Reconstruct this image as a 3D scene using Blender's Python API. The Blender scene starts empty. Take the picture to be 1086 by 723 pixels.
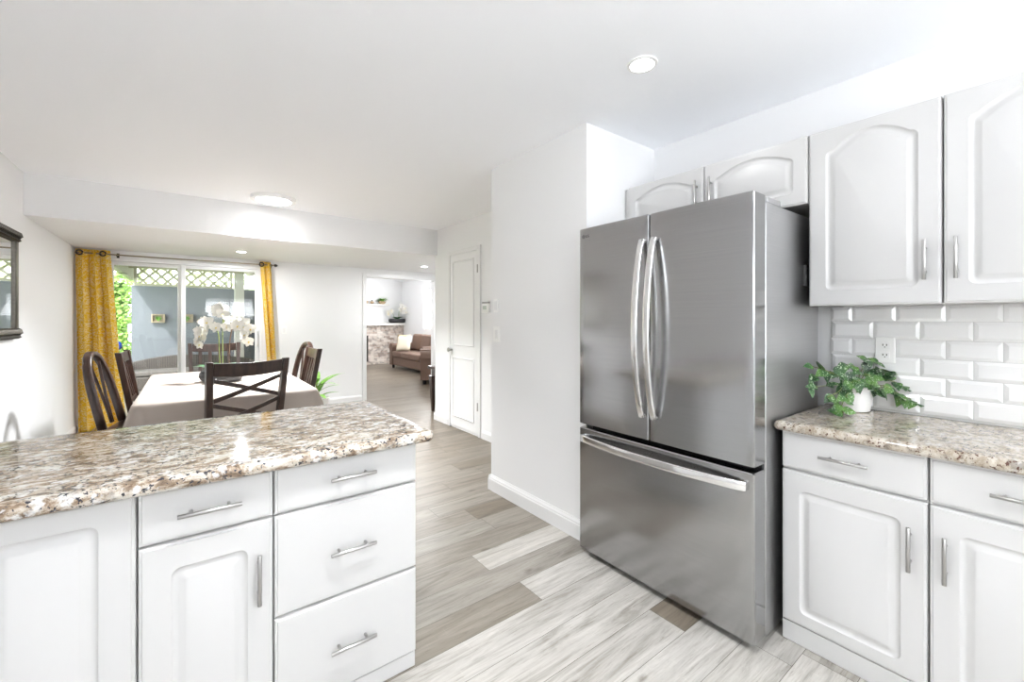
import bpy, bmesh, math, random
from mathutils import Vector, Matrix
PI = math.pi
R = math.radians
random.seed(7)
sc = bpy.context.scene
col = sc.collection

# ------------------------------------------------------------------ camera
W, H = 1086, 723
F_PX, YAW, HOR, CAM_H = 452.0, R(37.24), 338.1, 1.30
cd = bpy.data.cameras.new('camera')
cam = bpy.data.objects.new('camera', cd)
col.objects.link(cam)
cam.location = (0, 0, CAM_H)
cam.rotation_euler = (PI / 2, 0, -YAW)
cd.sensor_width = 36
cd.lens = F_PX / W * 36
cd.shift_y = -(H / 2 - HOR) / W
cd.clip_start = 0.02
sc.camera = cam

# ------------------------------------------------------------------ world, lights, exposure
sc.view_settings.view_transform = 'Standard'
sc.view_settings.look = 'None'
sc.view_settings.gamma = 1
sc.view_settings.use_curve_mapping = False
sc.view_settings.exposure = 1.6
sc.cycles.max_bounces = 14
sc.cycles.diffuse_bounces = 9
sc.cycles.glossy_bounces = 6
sc.cycles.transparent_max_bounces = 16
sc.cycles.sample_clamp_indirect = 6
sc.cycles.caustics_reflective = False
sc.cycles.caustics_refractive = False

world = bpy.data.worlds.new('sky')
sc.world = world
world.use_nodes = True
bg = world.node_tree.nodes['Background']
bg.inputs[0].default_value = (0.93, 0.97, 1.0, 1)
bg.inputs[1].default_value = 2.8


def area(name, loc, rot, sx, sy, power, colr=(1, 1, 1), parent=None, shape='RECTANGLE', spread=None):
    l = bpy.data.lights.new(name, 'AREA')
    l.shape = shape
    l.size = sx
    if shape == 'RECTANGLE':
        l.size_y = sy
    l.energy = power
    l.color = colr
    if spread:
        l.spread = spread
    o = bpy.data.objects.new(name, l)
    col.objects.link(o)
    o.location = loc
    o.rotation_euler = rot
    if parent:
        o.parent = parent
    return o


# daylight entering through the kitchen's rear window and an added, unseen side window
area('rear_window_daylight', (1.07, -2.60, 1.62), (PI / 2 + .85, 0, 0), 1.3, 0.7, 22, (0.95, 0.975, 1), spread=R(110))
area('added_side_fill', (-1.0, -1.55, 1.6), (0, -PI / 2 - .1, 0), 0.8, 1.2, 6, (0.95, 0.975, 1), spread=R(140))  # added fill for the right-hand tiles and cabinets
# daylight through the living room window
area('living_window_daylight', (5.215, 10.0, 1.57), (0, PI / 2, 0), 1.1, 1.9, 22, (1, 1, 1))
sun = bpy.data.lights.new('sun', 'SUN')
sun.energy = 2.2
sun.angle = R(2)
suno = bpy.data.objects.new('sun', sun)
col.objects.link(suno)
suno.rotation_euler = (R(38), R(-30), 0)

# ------------------------------------------------------------------ materials
MATS = {}


def newmat(name):
    m = bpy.data.materials.new(name)
    m.use_nodes = True
    nt = m.node_tree
    b = nt.nodes['Principled BSDF']
    return m, nt, b


def mat(name, c, rough=0.5, metal=0.0, bump=0.0, bscale=50, var=0.0, emit=None, spec=None, coat=0):
    """procedural material: a base colour with faint noise variation and noise bump"""
    if name in MATS:
        return MATS[name]
    m, nt, b = newmat(name)
    N, L = nt.nodes.new, nt.links.new
    b.inputs['Base Color'].default_value = (*c, 1)
    b.inputs['Roughness'].default_value = rough
    b.inputs['Metallic'].default_value = metal
    if spec is not None:
        b.inputs['Specular IOR Level'].default_value = spec
    if coat:
        b.inputs['Coat Weight'].default_value = coat
        b.inputs['Coat Roughness'].default_value = 0.05
    tc = N('ShaderNodeTexCoord')
    nz = N('ShaderNodeTexNoise')
    nz.inputs['Scale'].default_value = bscale
    nz.inputs['Detail'].default_value = 4
    L(tc.outputs['Object'], nz.inputs['Vector'])
    if var:
        mx = N('ShaderNodeMix')
        mx.data_type = 'RGBA'
        mx.inputs['A'].default_value = (*[x * (1 - var) for x in c], 1)
        mx.inputs['B'].default_value = (*[min(1, x * (1 + var)) for x in c], 1)
        L(nz.outputs['Fac'], mx.inputs['Factor'])
        L(mx.outputs['Result'], b.inputs['Base Color'])
    if bump:
        bp = N('ShaderNodeBump')
        bp.inputs['Strength'].default_value = bump
        bp.inputs['Distance'].default_value = 0.002
        L(nz.outputs['Fac'], bp.inputs['Height'])
        L(bp.outputs['Normal'], b.inputs['Normal'])
    if emit:
        b.inputs['Emission Color'].default_value = (1, 1, 1, 1)
        b.inputs['Emission Strength'].default_value = emit
    MATS[name] = m
    return m


def ramp(nt, pts, interp='LINEAR'):
    r = nt.nodes.new('ShaderNodeValToRGB')
    cr = r.color_ramp
    cr.interpolation = interp
    while len(cr.elements) < len(pts):
        cr.elements.new(0.5)
    for e, (p, c) in zip(cr.elements, pts):
        e.position = p
        e.color = (*c, 1) if len(c) == 3 else c
    return r


def mixc(nt, fac, a, b, mode='MIX'):
    m = nt.nodes.new('ShaderNodeMix')
    m.data_type = 'RGBA'
    m.blend_type = mode
    for key, v in (('Factor', fac), ('A', a), ('B', b)):
        if isinstance(v, (int, float)):
            m.inputs[key].default_value = v
        elif isinstance(v, tuple):
            m.inputs[key].default_value = (*v, 1)
        else:
            nt.links.new(v, m.inputs[key])
    return m.outputs['Result']


WALL = mat('wall_paint', (0.815, 0.817, 0.822), 0.7, bump=0.08, bscale=180)
CEIL = mat('ceiling_paint', (0.93, 0.945, 0.975), 0.85, bump=0.12, bscale=140)
CAB = mat('cabinet_white', (0.59, 0.585, 0.58), 0.32, bump=0.01, bscale=60)
TRIM = mat('trim_white', (0.79, 0.79, 0.79), 0.35)
PLASTIC = mat('white_plastic', (0.88, 0.88, 0.87), 0.3)
NICKEL = mat('brushed_nickel', (0.44, 0.43, 0.42), 0.28, metal=1, bump=0.02, bscale=300)
CHROME = mat('handle_steel', (0.86, 0.86, 0.86), 0.16, metal=1)
BLACK = mat('black_gap', (0.012, 0.012, 0.013), 0.5)
DARKM = mat('dark_metal', (0.05, 0.045, 0.04), 0.35, metal=0.8)
GLOW = mat('lamp_diffuser', (1, 1, 1), 0.5, emit=6)
TILE = mat('glazed_tile', (0.84, 0.84, 0.84), 0.12, bump=0.01, bscale=20, coat=0.3)
GROUT = mat('grout', (0.62, 0.62, 0.61), 0.9)
CERAM = mat('white_ceramic', (0.86, 0.855, 0.84), 0.3)
STONE = mat('grey_stone_bowl', (0.085, 0.085, 0.09), 0.6, bump=0.1, bscale=60, var=0.15)
BLACKPOT = mat('black_bowl', (0.02, 0.02, 0.022), 0.35)
PETAL = mat('petal', (0.74, 0.73, 0.68), 0.5, var=0.04, bscale=60)
LIP = mat('orchid_lip', (0.72, 0.55, 0.10), 0.5)
STEMG = mat('stem_green', (0.20, 0.24, 0.07), 0.5)
STEMB = mat('stem_brown', (0.16, 0.10, 0.06), 0.6)
LEAFD = mat('leaf_dark', (0.03, 0.11, 0.035), 0.35, var=0.4, bscale=30)
LEAFL = mat('leaf_light', (0.16, 0.34, 0.05), 0.4, var=0.4, bscale=25)
SOIL = mat('soil', (0.07, 0.05, 0.035), 0.9, bump=0.5, bscale=80, var=0.3)
SOFA = mat('sofa_fabric', (0.165, 0.105, 0.078), 0.9, bump=0.3, bscale=250, var=0.15)
CREAM = mat('cream_fabric', (0.74, 0.68, 0.55), 0.9, bump=0.2, bscale=200)
TANF = mat('tan_fabric', (0.42, 0.31, 0.19), 0.9, bump=0.2, bscale=200)
BLUEW = mat('blue_grey_stucco', (0.155, 0.17, 0.19), 0.85, bump=0.4, bscale=90, var=0.08)
CREAMP = mat('cream_outdoor_paint', (0.42, 0.40, 0.30), 0.6)
CONC = mat('concrete', (0.33, 0.32, 0.30), 0.85, bump=0.3, bscale=40, var=0.08)
GRASS = mat('grass', (0.18, 0.36, 0.06), 0.9, bump=0.8, bscale=60, var=0.4)
HEDGE = mat('hedge_leaf', (0.22, 0.38, 0.07), 0.5, var=0.5, bscale=3)
HEDGEC = mat('hedge_core', (0.06, 0.13, 0.02), 0.9, var=0.4, bscale=8)
BLUEB = mat('blue_glass_ball', (0.01, 0.07, 0.50), 0.15)
TIN = mat('pewter', (0.12, 0.11, 0.095), 0.35, metal=0.85, bump=0.3, bscale=60, var=0.3)
MIRROR = mat('mirror_silver', (0.93, 0.93, 0.93), 0.01, metal=1)


def m_floor():
    m, nt, b = newmat('oak_plank')
    N, L = nt.nodes.new, nt.links.new
    tc = N('ShaderNodeTexCoord')
    at = N('ShaderNodeAttribute')
    at.attribute_name = 'plank'
    sep = N('ShaderNodeSeparateColor')
    L(at.outputs['Color'], sep.inputs[0])
    off = N('ShaderNodeVectorMath')
    off.operation = 'MULTIPLY_ADD'
    cmb = N('ShaderNodeCombineXYZ')
    L(sep.outputs[1], cmb.inputs[0])
    L(sep.outputs[2], cmb.inputs[1])
    L(sep.outputs[1], cmb.inputs[2])
    off.inputs[1].default_value = (37, 53, 91)
    L(cmb.outputs[0], off.inputs[0])
    L(tc.outputs['Object'], off.inputs[2])

    def noise(scale, detail, vec, rough=0.6, dist=0.0):
        mp = N('ShaderNodeMapping')
        mp.inputs['Scale'].default_value = vec
        L(off.outputs[0], mp.inputs[0])
        n = N('ShaderNodeTexNoise')
        n.inputs['Scale'].default_value = scale
        n.inputs['Detail'].default_value = detail
        n.inputs['Roughness'].default_value = rough
        n.inputs['Distortion'].default_value = dist
        L(mp.outputs[0], n.inputs[0])
        return n.outputs['Fac']
    g1 = noise(1.0, 6, (1.6, 14, 1), 0.65, 1.2)
    g2 = noise(1.0, 5, (6, 110, 1), 0.7, 0.3)
    g3 = noise(1.0, 4, (90, 12, 1), 0.6)
    # tone of the plank
    tone = ramp(nt, [(0.0, (0.13, 0.105, 0.075)), (0.2, (0.205, 0.17, 0.13)), (0.4, (0.33, 0.305, 0.27)), (0.7, (0.52, 0.495, 0.455)), (1.0, (0.50, 0.48, 0.45))])
    L(sep.outputs[0], tone.inputs[0])
    r1 = ramp(nt, [(0.30, (0.50, 0.47, 0.43)), (0.46, (0.92, 0.92, 0.91)), (0.68, (1.22, 1.22, 1.22))])
    L(g1, r1.inputs[0])
    c = mixc(nt, 0.85, tone.outputs[0], r1.outputs[0], 'MULTIPLY')
    r2 = ramp(nt, [(0.30, (0.72, 0.70, 0.67)), (0.5, (1, 1, 1)), (0.75, (1.06, 1.06, 1.05))])
    L(g2, r2.inputs[0])
    c = mixc(nt, 0.8, c, r2.outputs[0], 'MULTIPLY')
    r3 = ramp(nt, [(0.62, (1, 1, 1)), (0.72, (1.22, 1.22, 1.2))])
    L(g3, r3.inputs[0])
    c = mixc(nt, 0.35, c, r3.outputs[0], 'MULTIPLY')
    # knots
    mp = N('ShaderNodeMapping')
    mp.inputs['Scale'].default_value = (3.0, 7.0, 1)
    L(off.outputs[0], mp.inputs[0])
    vo = N('ShaderNodeTexVoronoi')
    vo.inputs['Scale'].default_value = 1.0
    L(mp.outputs[0], vo.inputs['Vector'])
    rk = ramp(nt, [(0.0, (0.18, 0.15, 0.12)), (0.07, (0.40, 0.37, 0.33)), (0.15, (1, 1, 1))])
    nk = noise(1.0, 3, (40, 60, 1))
    ad = N('ShaderNodeMath')
    ad.operation = 'MULTIPLY_ADD'
    L(nk, ad.inputs[0])
    ad.inputs[1].default_value = 0.10
    L(vo.outputs['Distance'], ad.inputs[2])
    sb = N('ShaderNodeMath')
    sb.operation = 'SUBTRACT'
    L(ad.outputs[0], sb.inputs[0])
    sb.inputs[1].default_value = 0.02
    L(sb.outputs[0], rk.inputs[0])
    gate = N('ShaderNodeSeparateColor')
    L(vo.outputs['Color'], gate.inputs[0])
    gr = ramp(nt, [(0.60, (0, 0, 0)), (0.62, (.85, .85, .85))])
    L(gate.outputs[0], gr.inputs[0])
    c = mixc(nt, gr.outputs[0], c, mixc(nt, 1.0, c, rk.outputs[0], 'MULTIPLY'))
    # fine dark grain lines
    g4 = noise(1.0, 8, (3, 60, 1), 0.8, 0.8)
    r4 = ramp(nt, [(0.36, (0.60, 0.57, 0.53)), (0.44, (1, 1, 1))])
    L(g4, r4.inputs[0])
    c = mixc(nt, 0.75, c, r4.outputs[0], 'MULTIPLY')
    L(c, b.inputs['Base Color'])
    b.inputs['Roughness'].default_value = 0.34
    b.inputs['Specular IOR Level'].default_value = 0.45
    bp = N('ShaderNodeBump')
    bp.inputs['Strength'].default_value = 0.12
    bp.inputs['Distance'].default_value = 0.001
    L(g2, bp.inputs['Height'])
    L(bp.outputs[0], b.inputs['Normal'])
    return m


def m_granite(name, warm):
    m, nt, b = newmat(name)
    N, L = nt.nodes.new, nt.links.new
    tc = N('ShaderNodeTexCoord')

    def noise(scale, detail, vec, rot=0.0, rough=0.6, dist=0.0):
        mp = N('ShaderNodeMapping')
        mp.inputs['Scale'].default_value = vec
        mp.inputs['Rotation'].default_value = (0, 0, rot)
        L(tc.outputs['Object'], mp.inputs[0])
        n = N('ShaderNodeTexNoise')
        n.inputs['Scale'].default_value = scale
        n.inputs['Detail'].default_value = detail
        n.inputs['Roughness'].default_value = rough
        n.inputs['Distortion'].default_value = dist
        L(mp.outputs[0], n.inputs[0])
        return n.outputs['Fac'], mp.outputs[0]
    a, va = noise(15, 9, (1, 2.1, 1.6), 0.5, 0.75, 0.5)
    c1 = ramp(nt, [(0.35, (0.13, 0.09, 0.06)), (0.44, (0.29, 0.21, 0.145)), (0.50, (0.52, 0.45, 0.37)), (0.57, (0.66, 0.62, 0.56)), (0.68, (0.72, 0.71, 0.69))])
    if warm:
        c1 = ramp(nt, [(0.30, (0.24, 0.18, 0.13)), (0.42, (0.38, 0.32, 0.25)), (0.5, (0.52, 0.46, 0.385)), (0.6, (0.60, 0.55, 0.48)), (0.7, (0.56, 0.55, 0.54))])
    L(a, c1.inputs[0])
    g, _ = noise(22, 6, (1, 1.3, 1), 0.9, 0.7, 0.2)
    cg = ramp(nt, [(0.36, (0.36, 0.35, 0.35)), (0.46, (0.85, 0.84, 0.82)), (0.6, (1, 1, 1))])
    L(g, cg.inputs[0])
    c = mixc(nt, 0.8, c1.outputs[0], cg.outputs[0], 'MULTIPLY')
    # dark mineral specks, clustered
    s, _ = noise(95, 2, (1, 1, 1), 0.2, 0.6)
    s2, _ = noise(7, 3, (1, 1, 1), 0, 0.6)
    mm = N('ShaderNodeMath')
    mm.operation = 'MULTIPLY_ADD'
    L(s2, mm.inputs[0])
    mm.inputs[1].default_value = 0.35
    L(s, mm.inputs[2])
    cs = ramp(nt, [(0.775 if not warm else 0.775, (0, 0, 0)), (0.80 if not warm else 0.80, (1, 1, 1))])
    L(mm.outputs[0], cs.inputs[0])
    c = mixc(nt, cs.outputs[0], c, (0.035, 0.035, 0.045) if not warm else (0.10, 0.05, 0.035))
    # pale quartz patches
    w, _ = noise(30, 4, (1, 1.2, 1), 0.3, 0.6)
    cw = ramp(nt, [(0.56, (0, 0, 0)), (0.64, (0.75, 0.75, 0.75))])
    L(w, cw.inputs[0])
    c = mixc(nt, cw.outputs[0], c, (0.78, 0.78, 0.78) if not warm else (0.62, 0.58, 0.52))
    L(c, b.inputs['Base Color'])
    b.inputs['Roughness'].default_value = 0.07
    b.inputs['Specular IOR Level'].default_value = 0.6
    return m


def m_steel(name, base, rough, aniso=0.7):
    m, nt, b = newmat(name)
    N, L = nt.nodes.new, nt.links.new
    b.inputs['Metallic'].default_value = 1
    b.inputs['Roughness'].default_value = rough
    b.inputs['Anisotropic'].default_value = aniso
    tg = N('ShaderNodeTangent')
    tg.direction_type = 'RADIAL'
    tg.axis = 'Z'
    L(tg.outputs[0], b.inputs['Tangent'])
    tc = N('ShaderNodeTexCoord')
    mp = N('ShaderNodeMapping')
    mp.inputs['Scale'].default_value = (1.5, 1.5, 500)
    L(tc.outputs['Object'], mp.inputs[0])
    n = N('ShaderNodeTexNoise')
    n.inputs['Scale'].default_value = 1.5
    n.inputs['Detail'].default_value = 3
    L(mp.outputs[0], n.inputs[0])
    r = ramp(nt, [(0.3, tuple(x * 0.94 for x in base)), (0.7, tuple(min(1, x * 1.05) for x in base))])
    L(n.outputs['Fac'], r.inputs[0])
    L(r.outputs[0], b.inputs['Base Color'])
    bp = N('ShaderNodeBump')
    bp.inputs['Strength'].default_value = 0.05
    bp.inputs['Distance'].default_value = 0.0005
    L(n.outputs['Fac'], bp.inputs['Height'])
    L(bp.outputs[0], b.inputs['Normal'])
    return m


def m_wood(name, c1, c2, rough=0.35, vec=(8, 8, 1.2)):
    m, nt, b = newmat(name)
    N, L = nt.nodes.new, nt.links.new
    tc = N('ShaderNodeTexCoord')
    mp = N('ShaderNodeMapping')
    mp.inputs['Scale'].default_value = vec
    L(tc.outputs['Object'], mp.inputs[0])
    n = N('ShaderNodeTexNoise')
    n.inputs['Scale'].default_value = 6
    n.inputs['Detail'].default_value = 6
    L(mp.outputs[0], n.inputs[0])
    r = ramp(nt, [(0.35, c1), (0.65, c2)])
    L(n.outputs['Fac'], r.inputs[0])
    L(r.outputs[0], b.inputs['Base Color'])
    b.inputs['Roughness'].default_value = rough
    b.inputs['Coat Weight'].default_value = 0.25
    b.inputs['Coat Roughness'].default_value = 0.2
    return m


def m_curtain():
    m, nt, b = newmat('mustard_damask')
    N, L = nt.nodes.new, nt.links.new
    uv = N('ShaderNodeUVMap')
    mp = N('ShaderNodeMapping')
    L(uv.outputs[0], mp.inputs[0])
    n = N('ShaderNodeTexNoise')
    n.inputs['Scale'].default_value = 36
    n.inputs['Detail'].default_value = 5
    n.inputs['Roughness'].default_value = 0.65
    n.inputs['Distortion'].default_value = 1.6
    L(mp.outputs[0], n.inputs[0])
    v = N('ShaderNodeTexVoronoi')
    v.inputs['Scale'].default_value = 15
    L(mp.outputs[0], v.inputs['Vector'])
    sn = N('ShaderNodeMath')
    sn.operation = 'SINE'
    mu = N('ShaderNodeMath')
    mu.operation = 'MULTIPLY'
    mu.inputs[1].default_value = 36
    L(v.outputs['Distance'], mu.inputs[0])
    L(mu.outputs[0], sn.inputs[0])
    ad = N('ShaderNodeMath')
    ad.operation = 'MULTIPLY_ADD'
    L(sn.outputs[0], ad.inputs[0])
    ad.inputs[1].default_value = 0.05
    L(n.outputs['Fac'], ad.inputs[2])
    r = ramp(nt, [(0.50, (0.76, 0.47, 0.014)), (0.55, (0.80, 0.64, 0.32))])
    L(ad.outputs[0], r.inputs[0])
    L(r.outputs[0], b.inputs['Base Color'])
    b.inputs['Roughness'].default_value = 0.85
    tr = N('ShaderNodeBsdfTranslucent')
    L(r.outputs[0], tr.inputs[0])
    ms = N('ShaderNodeMixShader')
    ms.inputs[0].default_value = 0.25
    L(b.outputs[0], ms.inputs[1])
    L(tr.outputs[0], ms.inputs[2])
    L(ms.outputs[0], nt.nodes['Material Output'].inputs[0])
    return m


def m_glass(name='clear_glass', refl=1.0):
    m, nt, b = newmat(name)
    nt.nodes.remove(b)
    N, L = nt.nodes.new, nt.links.new
    t = N('ShaderNodeBsdfTransparent')
    t.inputs[0].default_value = (0.93, 0.93, 0.93, 1)
    g = N('ShaderNodeBsdfGlossy')
    g.inputs['Roughness'].default_value = 0.005
    lw = N('ShaderNodeLayerWeight')
    pw_ = N('ShaderNodeMath')
    pw_.operation = 'POWER'
    L(lw.outputs['Facing'], pw_.inputs[0])
    pw_.inputs[1].default_value = 4.0
    lw.inputs[0].default_value = 0.5
    mu = N('ShaderNodeMath')
    mu.operation = 'MULTIPLY_ADD'
    mu.inputs[1].default_value = 0.8 * refl
    mu.inputs[2].default_value = 0.032 * refl
    L(pw_.outputs[0], mu.inputs[0])
    ms = N('ShaderNodeMixShader')
    L(mu.outputs[0], ms.inputs[0])
    L(t.outputs[0], ms.inputs[1])
    L(g.outputs[0], ms.inputs[2])
    L(ms.outputs[0], nt.nodes['Material Output'].inputs[0])
    return m


def m_brick():
    m, nt, b = newmat('whitewashed_brick')
    N, L = nt.nodes.new, nt.links.new
    tc = N('ShaderNodeTexCoord')
    mp = N('ShaderNodeMapping')
    mp.inputs['Rotation'].default_value = (PI / 2, 0, 0)
    L(tc.outputs['Object'], mp.inputs[0])
    br = N('ShaderNodeTexBrick')
    br.inputs['Scale'].default_value = 1
    br.inputs['Brick Width'].default_value = 0.2
    br.inputs['Row Height'].default_value = 0.062
    br.inputs['Mortar Size'].default_value = 0.005
    br.inputs['Color1'].default_value = (0.52, 0.42, 0.36, 1)
    br.inputs['Color2'].default_value = (0.78, 0.73, 0.68, 1)
    br.inputs['Mortar'].default_value = (0.62, 0.58, 0.54, 1)
    L(mp.outputs[0], br.inputs['Vector'])
    n = N('ShaderNodeTexNoise')
    n.inputs['Scale'].default_value = 9
    n.inputs['Detail'].default_value = 5
    L(tc.outputs['Object'], n.inputs[0])
    r = ramp(nt, [(0.40, (0.34, 0.31, 0.30)), (0.48, (0.9, 0.88, 0.85)), (0.6, (1.1, 1.1, 1.08))])
    L(n.outputs['Fac'], r.inputs[0])
    c = mixc(nt, 0.6, br.outputs['Color'], r.outputs[0], 'MULTIPLY')
    L(c, b.inputs['Base Color'])
    b.inputs['Roughness'].default_value = 0.85
    bp = N('ShaderNodeBump')
    bp.inputs['Strength'].default_value = 0.6
    bp.inputs['Distance'].default_value = 0.01
    L(br.outputs['Fac'], bp.inputs['Height'])
    bp.invert = True
    L(bp.outputs[0], b.inputs['Normal'])
    return m


def m_variegated():
    m, nt, b = newmat('variegated_leaf')
    N, L = nt.nodes.new, nt.links.new
    tc = N('ShaderNodeTexCoord')
    v = N('ShaderNodeTexNoise')
    v.inputs['Scale'].default_value = 150
    v.inputs['Detail'].default_value = 2
    L(tc.outputs['Object'], v.inputs[0])
    n = N('ShaderNodeTexNoise')
    n.inputs['Scale'].default_value = 14
    L(tc.outputs['Object'], n.inputs[0])
    base = ramp(nt, [(0.36, (0.010, 0.035, 0.012)), (0.5, (0.028, 0.10, 0.025)), (0.64, (0.10, 0.22, 0.045))])
    L(n.outputs['Fac'], base.inputs[0])
    sp = ramp(nt, [(0.585, (0, 0, 0)), (0.63, (1, 1, 1))])
    L(v.outputs['Fac'], sp.inputs[0])
    c = mixc(nt, sp.outputs[0], base.outputs[0], (0.42, 0.52, 0.36))
    L(c, b.inputs['Base Color'])
    b.inputs['Roughness'].default_value = 0.4
    return m


def m_cloth():
    m, nt, b = newmat('cream_linen')
    N, L = nt.nodes.new, nt.links.new
    tc = N('ShaderNodeTexCoord')
    n = N('ShaderNodeTexNoise')
    n.inputs['Scale'].default_value = 3
    n.inputs['Detail'].default_value = 3
    L(tc.outputs['Object'], n.inputs[0])
    w = N('ShaderNodeTexNoise')
    w.inputs['Scale'].default_value = 400
    L(tc.outputs['Object'], w.inputs[0])
    r = ramp(nt, [(0.3, (0.38, 0.325, 0.285)), (0.7, (0.42, 0.365, 0.32))])
    L(n.outputs['Fac'], r.inputs[0])
    L(r.outputs[0], b.inputs['Base Color'])
    b.inputs['Roughness'].default_value = 0.9
    bp = N('ShaderNodeBump')
    bp.inputs['Strength'].default_value = 0.2
    bp.inputs['Distance'].default_value = 0.001
    L(w.outputs['Fac'], bp.inputs['Height'])
    L(bp.outputs[0], b.inputs['Normal'])
    return m


def m_wicker():
    m, nt, b = newmat('brown_wicker')
    N, L = nt.nodes.new, nt.links.new
    tc = N('ShaderNodeTexCoord')
    w = N('ShaderNodeTexWave')
    w.inputs['Scale'].default_value = 14
    w.inputs['Distortion'].default_value = 0.4
    L(tc.outputs['Object'], w.inputs[0])
    r = ramp(nt, [(0.2, (0.025, 0.021, 0.018)), (0.8, (0.10, 0.085, 0.072))])
    L(w.outputs['Fac'], r.inputs[0])
    L(r.outputs[0], b.inputs['Base Color'])
    b.inputs['Roughness'].default_value = 0.6
    return m


FLOORM = m_floor()
GRAN = m_granite('white_brown_granite', False)
GRANW = m_granite('beige_granite', True)
STEEL = m_steel('stainless_door', (0.43, 0.43, 0.435), 0.17, 0.65)
STEELS = m_steel('stainless_case', (0.56, 0.56, 0.565), 0.40, 0.3)
WOOD = m_wood('espresso_wood', (0.020, 0.009, 0.006), (0.048, 0.023, 0.015), 0.28)
WOODM = m_wood('shelf_white_wood', (0.70, 0.68, 0.64), (0.78, 0.76, 0.72), 0.5)
CURT = m_curtain()
GLASS = m_glass()
BRICK = m_brick()
VLEAF = m_variegated()
CLOTH = m_cloth()
WICKER = m_wicker()

# ------------------------------------------------------------------ builders


def setp(o, label=None, cat=None, group=None, kind=None):
    if label:
        o['label'] = label
    if cat:
        o['category'] = cat
    if group:
        o['group'] = group
    if kind:
        o['kind'] = kind
    return o


def empty(name, loc=(0, 0, 0), rz=0.0, label=None, cat=None, group=None, kind=None):
    o = bpy.data.objects.new(name, None)
    col.objects.link(o)
    o.location = loc
    o.rotation_euler = (0, 0, rz)
    o.empty_display_size = 0.1
    return setp(o, label, cat, group, kind)


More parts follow.
